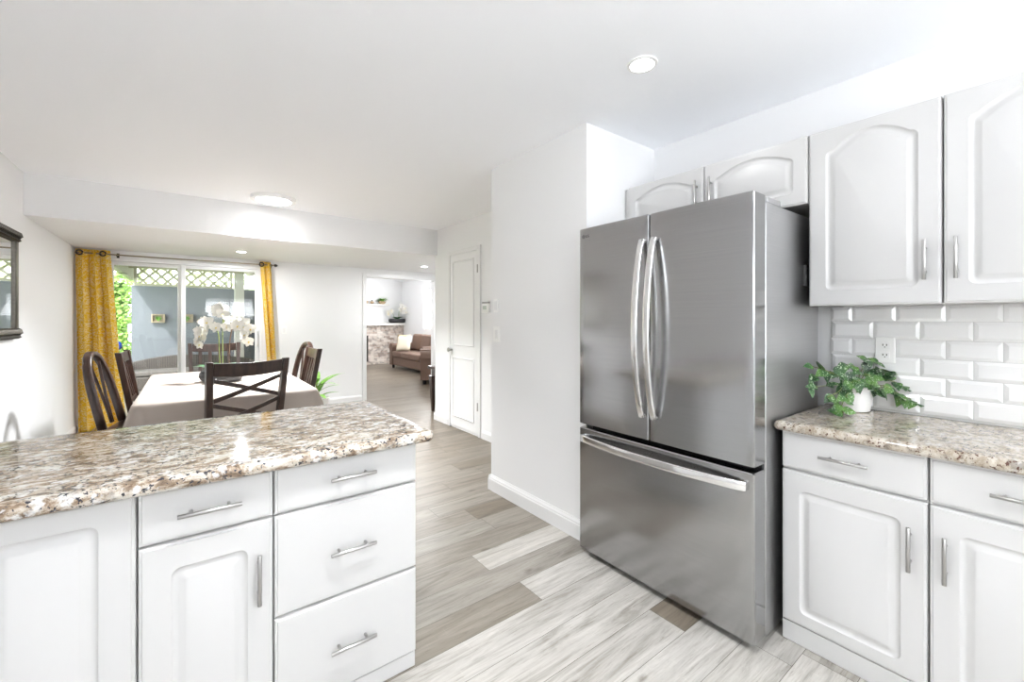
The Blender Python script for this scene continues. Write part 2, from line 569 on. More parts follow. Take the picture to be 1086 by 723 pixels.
class MB:
    def __init__(self):
        self.bm = bmesh.new()
        self.uv = None

    def box(self, x0, x1, y0, y1, z0, z1, mi=0, M=None):
        bm = self.bm
        vs = [bm.verts.new((x, y, z)) for z in (z0, z1) for y in (y0, y1) for x in (x0, x1)]
        if M is not None:
            for v in vs:
                v.co = M @ v.co
        for f in ((0, 2, 3, 1), (4, 5, 7, 6), (0, 1, 5, 4), (2, 6, 7, 3), (0, 4, 6, 2), (1, 3, 7, 5)):
            fc = bm.faces.new([vs[i] for i in f])
            fc.material_index = mi
        return self

    def loops(self, loops, cap0=True, cap1=True, closed=True, mi=0):
        bm = self.bm
        rows = [[bm.verts.new(p) for p in lp] for lp in loops]
        n = len(rows[0])
        for a, b in zip(rows[:-1], rows[1:]):
            for i in range(n if closed else n - 1):
                j = (i + 1) % n
                try:
                    f = bm.faces.new((a[i], a[j], b[j], b[i]))
                    f.material_index = mi
                except ValueError:
                    pass
        if cap0:
            bm.faces.new(list(reversed(rows[0]))).material_index = mi
        if cap1:
            bm.faces.new(rows[-1]).material_index = mi
        return rows

    def tube(self, pts, rad, n=10, mi=0, flat=None, cap=True):
        """sweep of a circle (or ellipse: flat=(ru,rv,up)) along pts"""
        pts = [Vector(p) for p in pts]
        if not hasattr(rad, '__len__'):
            rad = [rad] * len(pts)
        lps = []
        up = Vector((0, 0, 1))
        if flat:
            up = Vector(flat[2])
        for i, p in enumerate(pts):
            t = (pts[min(i + 1, len(pts) - 1)] - pts[max(i - 1, 0)]).normalized()
            u = up.cross(t)
            if u.length < 1e-3:
                u = Vector((1, 0, 0)).cross(t)
                if u.length < 1e-3:
                    u = Vector((0, 1, 0)).cross(t)
            u.normalize()
            v = t.cross(u).normalized()
            ru, rv = (flat[0], flat[1]) if flat else (1, 1)
            lp = []
            for k in range(n):
                a = 2 * PI * k / n
                ca, sa = math.cos(a), math.sin(a)
                if flat:   # super-ellipse, rounded rectangle section
                    e = 0.45
                    ca = math.copysign(abs(ca) ** e, ca)
                    sa = math.copysign(abs(sa) ** e, sa)
                lp.append(p + rad[i] * (ru * ca * u + rv * sa * v))
            lps.append(lp)
        self.loops(lps, cap, cap, mi=mi)
        return self

    def lathe(self, prof, c=(0, 0, 0), n=32, sx=1, sy=1, mi=0, cap0=True, cap1=True):
        lps = [[(c[0] + r * sx * math.cos(2 * PI * k / n), c[1] + r * sy * math.sin(2 * PI * k / n), c[2] + z) for k in range(n)] for r, z in prof]
        self.loops(lps, cap0, cap1, mi=mi)
        return self

    def leaf(self, base, d, up, L, w, fold=0.2, droop=0.3, mi=0, heart=True, n=7):
        """one leaf blade with a folded midrib"""
        d = Vector(d).normalized()
        s = d.cross(Vector(up))
        if s.length < 1e-3:
            s = Vector((1, 0, 0))
        s.normalize()
        u = s.cross(d).normalized()
        rows = []
        for i in range(n + 1):
            t = i / n
            if heart:
                ww = w * 0.5 * (math.sin(PI * min(1, t * 1.0) ** 0.62)) if 0 < t < 1 else 0.0004
            else:
                ww = w * 0.5 * math.sin(PI * t ** 0.8) ** 0.8 if 0 < t < 1 else 0.0004
            c = Vector(base) + d * (L * t) - u * (droop * L * t * t)
            rows.append((c - s * ww + u * (fold * ww), c, c + s * ww + u * (fold * ww)))
        vr = [[self.bm.verts.new(p) for p in r] for r in rows]
        for a, b in zip(vr[:-1], vr[1:]):
            for i in range(2):
                f = self.bm.faces.new((a[i], a[i + 1], b[i + 1], b[i]))
                f.material_index = mi
        return self

    def build(self, name, mats, parent=None, smooth=False, bevel=0, seg=2, loc=None, rot=None, sub=0):
        me = bpy.data.meshes.new(name)
        if not smooth or True:
            bmesh.ops.recalc_face_normals(self.bm, faces=self.bm.faces[:])
        self.bm.to_mesh(me)
        self.bm.free()
        if not isinstance(mats, (list, tuple)):
            mats = [mats]
        for m_ in mats:
            me.materials.append(m_)
        if smooth:
            me.shade_smooth()
            if smooth != 'all':
                me.set_sharp_from_angle(angle=R(38))
        o = bpy.data.objects.new(name, me)
        col.objects.link(o)
        if parent:
            o.parent = parent
        if loc:
            o.location = loc
        if rot:
            o.rotation_euler = rot
        if bevel:
            md = o.modifiers.new('bevel', 'BEVEL')
            md.width = bevel
            md.segments = seg
            md.limit_method = 'ANGLE'
            me.shade_smooth()
            me.set_sharp_from_angle(angle=R(38))
            md.harden_normals = False
        if sub:
            md = o.modifiers.new('sub', 'SUBSURF')
            md.levels = md.render_levels = sub
        return o


def box(name, x0, x1, y0, y1, z0, z1, m, parent=None, bevel=0, seg=2):
    return MB().box(x0, x1, y0, y1, z0, z1).build(name, m, parent, bevel=bevel, seg=seg)


def structure(o):
    o['kind'] = 'structure'
    return o


def copy_tree(o, parent=None):
    c = o.copy()
    col.objects.link(c)
    c.parent = parent
    for ch in list(o.children):
        copy_tree(ch, c)
    return c


# ------------------------------------------------------------------ room shell
ZC, ZL = 2.44, 2.11
XL, XR, XP, YB = -1.02, 2.507, 2.55, 6.85


def floor():
    bm = bmesh.new()
    cl = bm.loops.layers.float_color.new('plank')
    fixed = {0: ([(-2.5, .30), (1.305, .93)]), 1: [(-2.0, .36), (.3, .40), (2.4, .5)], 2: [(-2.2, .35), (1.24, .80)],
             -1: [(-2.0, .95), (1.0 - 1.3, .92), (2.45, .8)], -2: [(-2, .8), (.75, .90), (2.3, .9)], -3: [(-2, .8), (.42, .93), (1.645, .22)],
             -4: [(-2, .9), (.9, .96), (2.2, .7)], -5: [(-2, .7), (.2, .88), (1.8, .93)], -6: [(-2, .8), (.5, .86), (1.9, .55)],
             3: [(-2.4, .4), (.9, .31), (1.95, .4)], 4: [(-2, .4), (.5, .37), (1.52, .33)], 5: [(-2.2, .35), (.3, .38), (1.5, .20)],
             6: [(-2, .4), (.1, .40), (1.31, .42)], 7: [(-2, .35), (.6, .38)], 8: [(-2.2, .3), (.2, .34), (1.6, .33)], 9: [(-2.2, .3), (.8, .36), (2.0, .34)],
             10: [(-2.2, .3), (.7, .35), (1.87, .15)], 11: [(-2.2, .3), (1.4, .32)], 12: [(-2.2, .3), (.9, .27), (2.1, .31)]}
    rnd = random.Random(11)
    g = 0.0009
    for k in range(-25, 65):
        y0 = 1.486 + .17 * k
        y1 = y0 + .17
        segs = []
        if k in fixed:
            s = fixed[k]
            for i, (x, t) in enumerate(s):
                xe = s[i + 1][0] if i + 1 < len(s) else x + 1.6
                segs.append((x, xe, t))
            x = segs[-1][1]
        else:
            x = -2.4 + rnd.uniform(0, 1.2)
            segs.append((-2.6, x, .5))
        while x < 5.4:
            l = rnd.choice((1.22, 1.22, 0.9))
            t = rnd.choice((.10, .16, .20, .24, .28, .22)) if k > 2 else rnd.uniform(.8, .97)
            segs.append((x, x + l, t))
            x += l
        for x0, x1, t in segs:
            x0, x1 = max(x0, -1.2), min(x1, 5.4)
            if x1 - x0 < .01:
                continue
            f = bm.faces.new([bm.verts.new(p) for p in ((x0 + g, y0 + g, 0), (x1 - g, y0 + g, 0), (x1 - g, y1 - g, 0), (x0 + g, y1 - g, 0))])
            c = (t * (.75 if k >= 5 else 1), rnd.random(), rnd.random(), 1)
            for lp in f.loops:
                lp[cl] = c
    vs = [bm.verts.new(p) for p in ((-1.2, -2.8, -.001), (5.4, -2.8, -.001), (5.4, 12.6, -.001), (-1.2, 12.6, -.001))]
    f = bm.faces.new(vs)
    f.material_index = 1
    for lp in f.loops:
        lp[cl] = (0, 0, 0, 1)
    me = bpy.data.meshes.new('floor')
    bm.to_mesh(me)
    bm.free()
    me.materials.append(FLOORM)
    me.materials.append(mat('plank_groove', (0.12, 0.105, 0.09), 0.8))
    o = bpy.data.objects.new('floor', me)
    col.objects.link(o)
    structure(o)


floor()


def wall_y(name, y0, y1, x0, x1, z0, z1, holes, m=WALL):
    """wall slab lying along X with rectangular holes (xa, xb, za, zb) sorted by xa"""
    b = MB()
    x = x0
    for xa, xb, za, zb in holes:
        b.box(x, xa, y0, y1, z0, z1)
        if za > z0:
            b.box(xa, xb, y0, y1, z0, za)
        if zb < z1:
            b.box(xa, xb, y0, y1, zb, z1)
        x = xb
    b.box(x, x1, y0, y1, z0, z1)
    return structure(b.build(name, m))


def wall_x(name, x0, x1, y0, y1, z0, z1, holes, m=WALL):
    b = MB()
    y = y0
    for ya, yb, za, zb in holes:
        b.box(x0, x1, y, ya, z0, z1)
        if za > z0:
            b.box(x0, x1, ya, yb, z0, za)
        if zb < z1:
            b.box(x0, x1, ya, yb, zb, z1)
        y = yb
    b.box(x0, x1, y, y1, z0, z1)
    return structure(b.build(name, m))


SX0, SX1, SZ = -0.80, 0.835, 2.02       # sliding door opening
DX0, DX1, DZ = 2.262, 3.485, 1.985      # doorway to the living room
wall_x('wall_left', XL - .12, XL, -2.63, YB + .12, 0, ZC, [(-2.2, -.9, 1.15, 2.05)])
wall_x('wall_right', XR, XR + .12, -2.63, 1.71, 0, ZC, [])
structure(box('wall_partition', 1.845, XP + .1, 1.71, 2.69, 0, ZC, WALL))
structure(box('wall_pantry', XP, XP + .10, 2.69, 5.0, 0, ZC, WALL))
structure(box('wall_hall', XP + .1, 3.75, 4.88, 5.0, 0, ZC, WALL))
structure(box('wall_hall_right', 3.65, 3.75, 5.0, YB, 0, ZL, WALL))
wall_y('wall_back', YB, YB + .12, XL, 5.35, 0, 3.0, [(SX0, SX1, 0, SZ), (DX0, DX1, 0, DZ)])
wall_y('wall_rear', -2.75, -2.63, XL - .12, XR + .12, 0, ZC, [(.40, 1.74, 1.24, 1.99)])
structure(box('ceiling', XL - .12, XP + .1, -2.75, 4.94, ZC, ZC + .1, CEIL))
structure(MB().box(XL, 3.75, 4.94, YB, ZL, ZC + .1).build('ceiling_dropped', [WALL]))

# living room shell
wall_x('wall_living_left', 2.10, 2.20, YB + .12, 12.55, 0, 3.0, [])
wall_x('wall_living_right', 5.22, 5.34, YB + .12, 12.55, 0, 2.6, [(9.0, 11.0, 0.99, 2.15)])
structure(box('wall_living_far', 2.10, 5.34, 12.45, 12.57, 0, 3.0, WALL))
b = MB()
b.loops([[(2.1, YB + .05, 2.92), (5.34, YB + .05, 2.42), (5.34, YB + .05, 2.52), (2.1, YB + .05, 3.02)],
         [(2.1, 12.57, 2.92), (5.34, 12.57, 2.42), (5.34, 12.57, 2.52), (2.1, 12.57, 3.02)]])
structure(b.build('ceiling_living', CEIL))


def baseboard(name, p0, p1, nrm, h=.095, t=.014):
    """moulded skirting from p0 to p1, standing out along nrm"""
    p0, p1, n = Vector((*p0, 0)), Vector((*p1, 0)), Vector((*nrm, 0))
    prof = [(0, 0), (t, 0), (t, h * .72), (t * .75, h * .78), (t * .8, h * .84), (t * .35, h * .95), (t * .3, h), (0, h)]
    lps = [[p + n * a + Vector((0, 0, z)) for a, z in prof] for p in (p0, p1)]
    b = MB()
    b.loops(lps)
    return structure(b.build(name, TRIM))


baseboard('baseboard_partition', (1.845, 1.725), (1.845, 2.69), (-1, 0), .115, .018)
baseboard('baseboard_partition_end', (1.827, 2.69), (XP, 2.69), (0, 1), .115, .018)
baseboard('baseboard_pantry_near', (XP, 2.71), (XP, 3.895), (-1, 0))
baseboard('baseboard_pantry_far', (XP, 4.645), (XP, 5.0), (-1, 0))
baseboard('baseboard_hall', (XP - .014, 5.0), (3.65, 5.0), (0, 1))
baseboard('baseboard_back', (SX1 + .06, YB), (DX0 - .07, YB), (0, -1))
baseboard('baseboard_back_left', (XL + .016, YB), (SX0 - .05, YB), (0, -1))
baseboard('baseboard_left', (XL, 2.26), (XL, YB), (1, 0))
baseboard('baseboard_living_right', (5.22, 7.0), (5.22, 12.1), (-1, 0))

# doorway casing to the living room
b = MB()
cw = .05
b.box(DX0 - cw, DX0, YB - .015, YB, 0, DZ + cw)
b.box(DX1, DX1 + cw, YB - .015, YB, 0, DZ + cw)
b.box(DX0, DX1, YB - .015, YB, DZ, DZ + cw)
b.box(DX0 - .001, DX0 + .015, YB - .012, YB + .12, 0, DZ)
b.box(DX1 - .015, DX1 + .001, YB - .012, YB + .12, 0, DZ)
b.box(DX0 + .015, DX1 - .015, YB - .012, YB + .12, DZ - .015, DZ)
structure(b.build('trim_1', TRIM, bevel=.004))

# pantry door (closed, two recessed panels) in the pantry wall
PD0, PD1, PDZ = 3.955, 4.585, 2.065
b = MB()
b.box(XP - .016, XP, PD0 - .045, PD0, 0, PDZ + .045)
b.box(XP - .016, XP, PD1, PD1 + .045, 0, PDZ + .045)
b.box(XP - .016, XP, PD0, PD1, PDZ, PDZ + .045)
structure(b.build('trim_2', TRIM, bevel=.004))


def rrect(x0, x1, z0, z1, r, arch=0.0, nc=5, nt=15):
    """closed outline, counter-clockwise from bottom left; arch raises the middle of the top"""
    r = min(r, (x1 - x0) / 2.01, (z1 - z0) / 2.01)
    P = []

    def arc(cx, cz, a0):
        for i in range(nc):
            a = a0 + PI / 2 * i / (nc - 1)
            P.append((cx + r * math.cos(a), cz + r * math.sin(a)))
    arc(x0 + r, z0 + r, PI)
    arc(x1 - r, z0 + r, 1.5 * PI)
    zt = z1
    arc(x1 - r, zt - r, 0)
    for i in range(1, nt):
        t = i / nt
        x = x1 - r + (x0 + r - (x1 - r)) * t
        P.append((x, zt + arch * (math.sin(PI * t) ** 0.85)))
    arc(x0 + r, zt - r, PI / 2)
    return P


def panel_front(name, x0, x1, z0, z1, parent, panel=None, m=CAB, t=.02, edge=.004):
    """cabinet front facing local -y. panel=(margins l,r,b,t, arch) routs a raised panel"""
    b = MB()

    def lp(dx, y, xa=x0, xb=x1, za=z0, zb=z1, r=.002, arch=0):
        return [(px, y, pz) for px, pz in rrect(xa + dx, xb - dx, za + dx, zb - dx, r, arch)]
    L = [lp(0, t), lp(0, edge * 1.6), lp(edge * .4, edge * .9), lp(.007, edge * .75), lp(.0085, 0)]
    if panel:
        ml, mr, mb_, mt, arch = panel
        ax = dict(xa=x0 + ml, xb=x1 - mr, za=z0 + mb_, zb=z1 - mt - (arch if arch else 0))
        L += [lp(0, 0, r=.022, arch=arch, **ax), lp(.004, .0050, r=.02, arch=arch, **ax), lp(.011, .0075, r=.018, arch=arch, **ax),
              lp(.017, .0068, r=.016, arch=arch, **ax), lp(.030, .0012, r=.010, arch=arch, **ax), lp(.034, .0, r=.008, arch=arch, **ax)]
    else:
        L += [lp(.0105, 0)]
    b.loops(L)
    return b.build(name, m, parent, smooth=True)


def bar_pull(parent, cx, cz, vert, length=.148, y=0.0):
    """straight bar handle with two posts, standing off local -y"""
    b = MB()
    h = length / 2
    d = Vector((0, 0, 1)) if vert else Vector((1, 0, 0))
    c = Vector((cx, y - .030, cz))
    b.tube([c - d * h, c - d * (h - .001), c + d * (h - .001), c + d * h], [.0052, .006, .006, .0052], 12)
    for s in (-1, 1):
        q = c + d * (s * (h - .030))
        b.tube([q, q + Vector((0, .030, 0))], .0045, 10)
    return b.build('handle', NICKEL, parent, smooth=True)


# pantry door leaf
pd = empty('door_1', (XP - .001, PD1, 0), -PI / 2, kind='structure')
b = MB()
L0 = PD1 - PD0


def plp(dx, y, xa=0.004, xb=L0 - .004, za=.022, zb=PDZ - .004, r=.001):
    return [(px, y, pz) for px, pz in rrect(xa + dx, xb - dx, za + dx, zb - dx, r)]


panel_front('door_leaf', .004, L0 - .004, .022, PDZ - .004, pd, None, TRIM, t=.010, edge=.002).location = (0, -.0105, 0)
for za, zb in ((.137, .848), (.983, 1.984)):
    b = MB()
    xa, xb = .07, L0 - .08
    o = [[(px, y, pz) for px, pz in rrect(xa + dx, xb - dx, za + dx, zb - dx, .003)] for dx, y in ((0, -.0118), (.004, -.019), (.014, -.022), (.020, -.012), (.026, -.012))]
    b.loops(o)
    b.build('door_panel', TRIM, pd, smooth=True)
b = MB()
b.tube([(.05, -.012, .93), (.05, -.045, .93), (.05, -.05, .93), (.05, -.062, .93), (.05, -.07, .93), (.05, -.073, .93)], [.012, .012, .022, .028, .022, .004], 16)
b.lathe([(.026, 0), (.026, .004)], n=20)
b.build('door_knob', NICKEL, pd, smooth=True)
for hz in (.33, 1.855):
    MB().box(L0 - .012, L0 + .006, -.022, -.012, hz - .045, hz + .045).build('door_hinge', NICKEL, pd, bevel=.002)

# ------------------------------------------------------------------ sliding glass door
wd = empty('window_1', ((SX0 + SX1) / 2, YB, 0), 0, kind='structure')
wd.location = (0, 0, 0)
b = MB()
fz = SZ
b.box(SX0, SX0 + .045, YB - .01, YB + .11, 0, fz)
b.box(SX1 - .045, SX1, YB - .01, YB + .11, 0, fz)
b.box(SX0 + .045, SX1 - .045, YB - .01, YB + .11, fz - .035, fz)
b.box(SX0 + .045, SX1 - .045, YB - .01, YB + .11, 0, .03)
b.build('outer_frame', TRIM, wd, bevel=.003)
MX = -.06


def sash(xa, xb, y, st=.042):
    s = MB()
    s.box(xa, xa + st, y - .018, y + .018, .03, fz - .036)
    s.box(xb - st, xb, y - .018, y + .018, .03, fz - .036)
    s.box(xa + st, xb - st, y - .018, y + .018, fz - .036 - .04, fz - .036)
    s.box(xa + st, xb - st, y - .018, y + .018, .03, .11)
    o = s.build('sash', TRIM, wd, bevel=.003)
    MB().box(xa + st, xb - st, y - .003, y + .003, .11, fz - .076).build('glass_pane', GLASS, o)
    return o


sash(SX0 + .046, -.057, YB + .075, .05)
s2 = sash(-.073, SX1 - .046, YB + .03, .05)
b = MB()
b.tube([(SX1 - .066, YB + .01, .93), (SX1 - .066, YB - .03, .94), (SX1 - .066, YB - .03, 1.12), (SX1 - .066, YB + .01, 1.13)], .007, 8)
b.build('door_pull', PLASTIC, s2, smooth=True)

# rear window and added, unseen side window behind the camera, living room window
def simple_window(name, along, p, a0, a1, z0, z1, mull):
    r = empty(name, (0, 0, 0), kind='structure')
    f = MB()
    t = .04

    def bx(u0, u1, w0, w1, q0, q1, B):
        if along == 'x':
            B.box(u0, u1, q0, q1, w0, w1)
        else:
            B.box(q0, q1, u0, u1, w0, w1)
    bx(a0, a0 + t, z0, z1, p, p + .1, f)
    bx(a1 - t, a1, z0, z1, p, p + .1, f)
    bx(a0 + t, a1 - t, z0, z0 + t, p, p + .1, f)
    bx(a0 + t, a1 - t, z1 - t, z1, p, p + .1, f)
    for mu in mull:
        bx(mu - .02, mu + .02, z0 + t, z1 - t, p + .02, p + .08, f)
    f.build('window_frame', TRIM, r, bevel=.003)
    g = MB()
    bx(a0 + t, a1 - t, z0 + t, z1 - t, p + .047, p + .053, g)
    g.build('glass_pane', GLASS, r)


simple_window('window_2', 'x', -2.74, .40, 1.74, 1.24, 1.99, (1.07,))
simple_window('added_window_5', 'y', XL - .11, -2.2, -.9, 1.15, 2.05, (-1.55,))  # unseen window, added to bring light onto the right-hand run
simple_window('window_4', 'y', 5.23, 9.0, 11.0, .99, 2.15, (10.0,))

# ------------------------------------------------------------------ kitchen cabinets


def cabinet(name, loc, rz, w, z0, z1, depth, fronts, label, cat, group=None, toe=0.0, m=CAB):
    r = empty(name, loc, rz, label, cat, group)
    MB().box(.001, w - .001, .021, depth, max(z0, toe), z1).build('body', m, r)
    if toe:
        MB().box(.001, w - .001, .008, depth, .001, toe - .001).build('toe_kick', m, r, bevel=.002)
    for f in fronts:
        k, x0, x1, a0, a1, pan, (hx, hz, hv) = f
        o = panel_front(k, x0, x1, a0, a1, r, pan)
        if hx is not None:
            bar_pull(o, hx, hz, hv)
    return r


g = .0025
YF = 1.485
# peninsula, fronts towards the camera
cabinet('base_cabinet', (.21, YF, 0), 0, .469, 0, .842, .62, [
    ('drawer', g, .469, .697, .840, None, (.235, .773, False)),
    ('drawer', g, .469, .378, .690, None, (.235, .529, False)),
    ('drawer', g, .469, .062, .371, None, (.235, .209, False))],
    'white peninsula cabinet with three wide drawers at the open end beside the walkway', 'cabinet', toe=.058)
cabinet('base_cabinet', (-.107, YF, 0), 0, .317, 0, .842, .62, [
    ('drawer', g, .317 - g, .697, .840, None, (.158, .766, False)),
    ('door', g, .317 - g, .062, .690, (.068, .066, .07, .072, 0), (.276, .524, True))],
    'narrow white peninsula cabinet with one small drawer above a raised-panel door', 'cabinet', toe=.058)
cabinet('base_cabinet', (-.44, YF, 0), 0, .333, 0, .842, .62, [
    ('door', g, .333 - g, .062, .840, (.07, .070, .07, .060, 0), (None, 0, 0))],
    'white peninsula cabinet with one tall raised panel and no handle, at the left picture edge', 'cabinet', toe=.058)
box('finished_panel', XL + .002, -.441, YF + .02, YF + .62, 0, .842, CAB)
setp(bpy.data.objects['finished_panel'], 'plain white filler panel closing the peninsula against the left wall', 'panel')


def counter(name, x0, x1, y0, y1, z0, z1, m, label, radii, nose):
    """slab with a rounded nose; radii of the four corners, ccw from (x0,y0)"""
    def outline(ins):
        P = []
        cs = [(x0, y0, PI, 0), (x1, y0, 1.5 * PI, 1), (x1, y1, 0, 2), (x0, y1, PI / 2, 3)]
        for cx, cy, a0, k in cs:
            r = max(radii[k] - ins, .0008)
            ix = ins if (k in (1, 2)) else ins
            ccx = cx + (r + ins) * (1 if k in (0, 3) else -1)
            ccy = cy + (r + ins) * (1 if k in (0, 1) else -1)
            for i in range(8):
                a = a0 + PI / 2 * i / 7
                P.append((ccx + r * math.cos(a), ccy + r * math.sin(a)))
        return P
    zc, hh = (z0 + z1) / 2, (z1 - z0) / 2
    L = [[(x, y, z0) for x, y in outline(nose + .03)]]
    for i in range(9):
        a = -PI / 2 + PI * i / 8
        ins = nose * (1 - math.cos(a))
        L.append([(x, y, zc + hh * math.sin(a)) for x, y in outline(ins)])
    L.append([(x, y, z1) for x, y in outline(nose + .03)])
    b = MB()
    b.loops(L)
    o = b.build(name, m, smooth=True)
    setp(o, label, 'countertop')
    return o


counter('countertop', XL + .003, .738, 1.440, 2.225, .8425, .882, GRAN,
        'white and brown speckled granite countertop on the peninsula', (.001, .03, .03, .001), .016)

# right-hand run, fronts towards -X
RZ = -PI / 2
XF = 1.93
cabinet('base_cabinet', (XF, .7205, 0), RZ, .434, 0, .849, .57, [
    ('drawer', g, .434 - g, .702, .847, None, (.210, .775, False)),
    ('door', g, .434 - g, .084, .692, (.062, .065, .050, .072, 0), (.390, .534, True))],
    'white base cabinet right beside the refrigerator, handle on the right of its door', 'cabinet', toe=.08)
cabinet('base_cabinet', (XF, .2855, 0), RZ, .434, 0, .849, .57, [
    ('drawer', g, .434 - g, .702, .847, None, (.210, .775, False)),
    ('door', g, .434 - g, .084, .692, (.068, .062, .050, .072, 0), (.040, .532, True))],
    'white base cabinet at the lower right picture edge, handle on the left of its door', 'cabinet', toe=.08)
counter('countertop', 1.898, XR - .002, -.15, .742, .850, .888, GRANW,
        'beige speckled granite countertop with rounded edge between refrigerator and tiled wall', (.001, .001, .001, .018), .017)
XU = 2.18
UZ0, UZ1 = 1.358, 2.112
cabinet('wall_cabinet', (XU, .7065, 0), RZ, .420, UZ0, UZ1, .325, [
    ('door', g, .420 - g, UZ0 - .002, UZ1, (.062, .062, .066, .040, .055), (.376, 1.518, True))],
    'tall white wall cabinet with arched door panel, directly right of the refrigerator', 'cabinet')
cabinet('wall_cabinet', (XU, .2855, 0), RZ, .420, UZ0, UZ1, .325, [
    ('door', g, .420 - g, UZ0 - .002, UZ1, (.062, .062, .066, .040, .055), (.036, 1.518, True))],
    'tall white wall cabinet with arched door panel, cut by the upper right picture edge', 'cabinet')
cabinet('wall_cabinet', (XU, 1.708, 0), RZ, 1.0, 1.812, UZ1, .325, [
    ('door', .034, .522 - g, 1.812, UZ1, (.055, .055, .055, .035, .045), (.486, 1.965, True)),
    ('door', .522 + g, 1.0 - g, 1.812, UZ1, (.055, .055, .055, .035, .045), (.565, 1.965, True))],
    'low wide white wall cabinet with two arched doors above the refrigerator', 'cabinet')

# ------------------------------------------------------------------ tile backsplash
b = MB()
XT = XR - .001
b.box(XT - .003, XT, -.149, .716, .889, 1.357, mi=1)
ph, pw = .0785, .1565
ztop = 1.3665
for r in range(7):
    z1_ = ztop - r * ph
    z0_ = z1_ - ph
    offs = .474 if r % 2 == 0 else .396
    y = offs + pw * 2
    while y > -.2:
        ya, yb = max(y - pw + .001, -.149), min(y - .001, .716)
        y -= pw
        za, zb = max(z0_ + .001, .8895), min(z1_ - .001, 1.3565)
        if yb - ya < .015 or zb - za < .012:
            continue
        if yb - ya < .02 or zb - za < .03:
            b.box(XT - .006, XT - .003, ya, yb, za, zb)
            continue
        lp = []
        cv = min(.013, (yb - ya) * .3)
        for d, x in ((0, XT - .003), (0, XT - .0055), (cv, XT - .0105), (cv + .0008, XT - .0105)):
            lp.append([(x, ya + d, za + d), (x, yb - d, za + d), (x, yb - d, zb - d), (x, ya + d, zb - d)])
        b.loops(lp)
o = b.build('tile_backsplash', [TILE, GROUT])
setp(o, 'glossy white subway tiles on the wall between the right countertop and wall cabinets', 'backsplash')

# ------------------------------------------------------------------ switches, outlet, thermostat


def plate(name, loc, rz, label, cat, kind='rocker', w=.07, h=.115):
    r = empty(name, loc, rz, label, cat)
    MB().box(-w / 2, w / 2, -.006, 0, -h / 2, h / 2).build('wall_plate', PLASTIC, r, bevel=.003)
    if kind == 'rocker':
        MB().box(-.016, .016, -.010, -.006, -.033, .033).build('rocker', TRIM, r, bevel=.002)
    else:
        for zz in (-.022, .022):
            s = MB().box(-.017, .017, -.0085, -.006, zz - .014, zz + .014).build('receptacle', PLASTIC, r, bevel=.003)
            q = MB()
            q.box(-.008, -.005, -.0092, -.0086, zz - .003, zz + .006)
            q.box(.005, .008, -.0092, -.0086, zz - .003, zz + .006)
            q.box(-.002, .002, -.0092, -.0086, zz - .010, zz - .006)
            q.build('slot', BLACK, s)
    return r


plate('wall_outlet', (XT - .0105, .51, 1.16), RZ, 'white double power outlet in the tiled backsplash above the trailing plant', 'outlet', 'outlet')
plate('light_switch', (1.8445, 2.61, 1.185), RZ, 'white rocker light switch on the partition, the lower of the two plates', 'switch', w=.085)
plate('light_switch', (1.8445, 2.62, 1.40), RZ, 'small blank-looking switch plate on the partition, the upper of the two', 'switch', w=.06, h=.10)
plate('light_switch', (1.095, YB - .0005, 1.14), 0, 'white light switch on the far wall right of the yellow curtain', 'switch')
r = empty('thermostat', (XP - .0005, 3.80, 1.42), RZ, 'white wall thermostat box between pantry door and partition', 'thermostat')
MB().box(-.07, .07, -.028, 0, -.055, .045).build('housing', PLASTIC, r, bevel=.006)
MB().box(-.06, .06, -.024, 0, .046, .062).build('top_vent', mat('grey_plastic', (0.35, 0.35, 0.34), .5), r, bevel=.002)
MB().box(-.035, .035, -.031, -.0285, -.02, .02).build('display', mat('lcd_grey', (0.5, 0.55, 0.5), .3), r, bevel=.001)

# ------------------------------------------------------------------ refrigerator
FX, FY0, FY1 = 1.735, .742, 1.664
fr = empty('refrigerator', (2.10, (FY0 + FY1) / 2, 0), 0,
           'stainless steel french-door refrigerator with bottom freezer drawer between wall and counter', 'refrigerator')
ox, oy = 2.10, (FY0 + FY1) / 2


def FB(name, x0, x1, y0, y1, z0, z1, m, parent=None, bevel=0, seg=2):
    return box(name, x0 - ox, x1 - ox, y0 - oy, y1 - oy, z0, z1, m, parent or fr, bevel, seg)


FB('case', 1.848, 2.43, FY0 + .004, FY1 - .004, .022, 1.772, STEELS, bevel=.004)
FB('door_gasket', 1.832, 1.848, FY0 + .012, FY1 - .012, .06, 1.765, BLACK)
FB('base_grille', 1.80, 1.848, FY0 + .03, FY1 - .03, .018, .058, mat('grille_grey', (.09, .09, .09), .6))


def fdoor(name, y0, y1, z0, z1):
    """door with softly rounded front edges and a faintly crowned face"""
    b = MB()
    lps = []
    n = 14
    xs = []
    prof = []
    prof.append((1.832, y0))
    prof.append((1.745, y0))
    for i in range(5):
        a = PI / 2 * i / 4
        prof.append((1.745 - .008 * math.sin(a), y0 + .008 * (1 - math.cos(a))))
    for i in range(1, n):
        t = i / n
        prof.append((1.737 - .0035 * math.sin(PI * t), y0 + .008 + (y1 - y0 - .016) * t))
    for i in range(5):
        a = PI / 2 * i / 4
        prof.append((1.737 + .008 * (1 - math.cos(a)), y1 - .008 + .008 * math.sin(a)))
    prof.append((1.832, y1))
    e = .004
    for z, s in ((z0, e), (z0 + e, 0), (z1 - e, 0), (z1, e)):
        cy = (y0 + y1) / 2
        lps.append([(x + (s if x < 1.8 else 0) - ox, (y + (s if y < cy else -s)) - oy, z) for x, y in prof])
    b.loops(lps)
    return b.build(name, STEEL, fr, smooth=True)


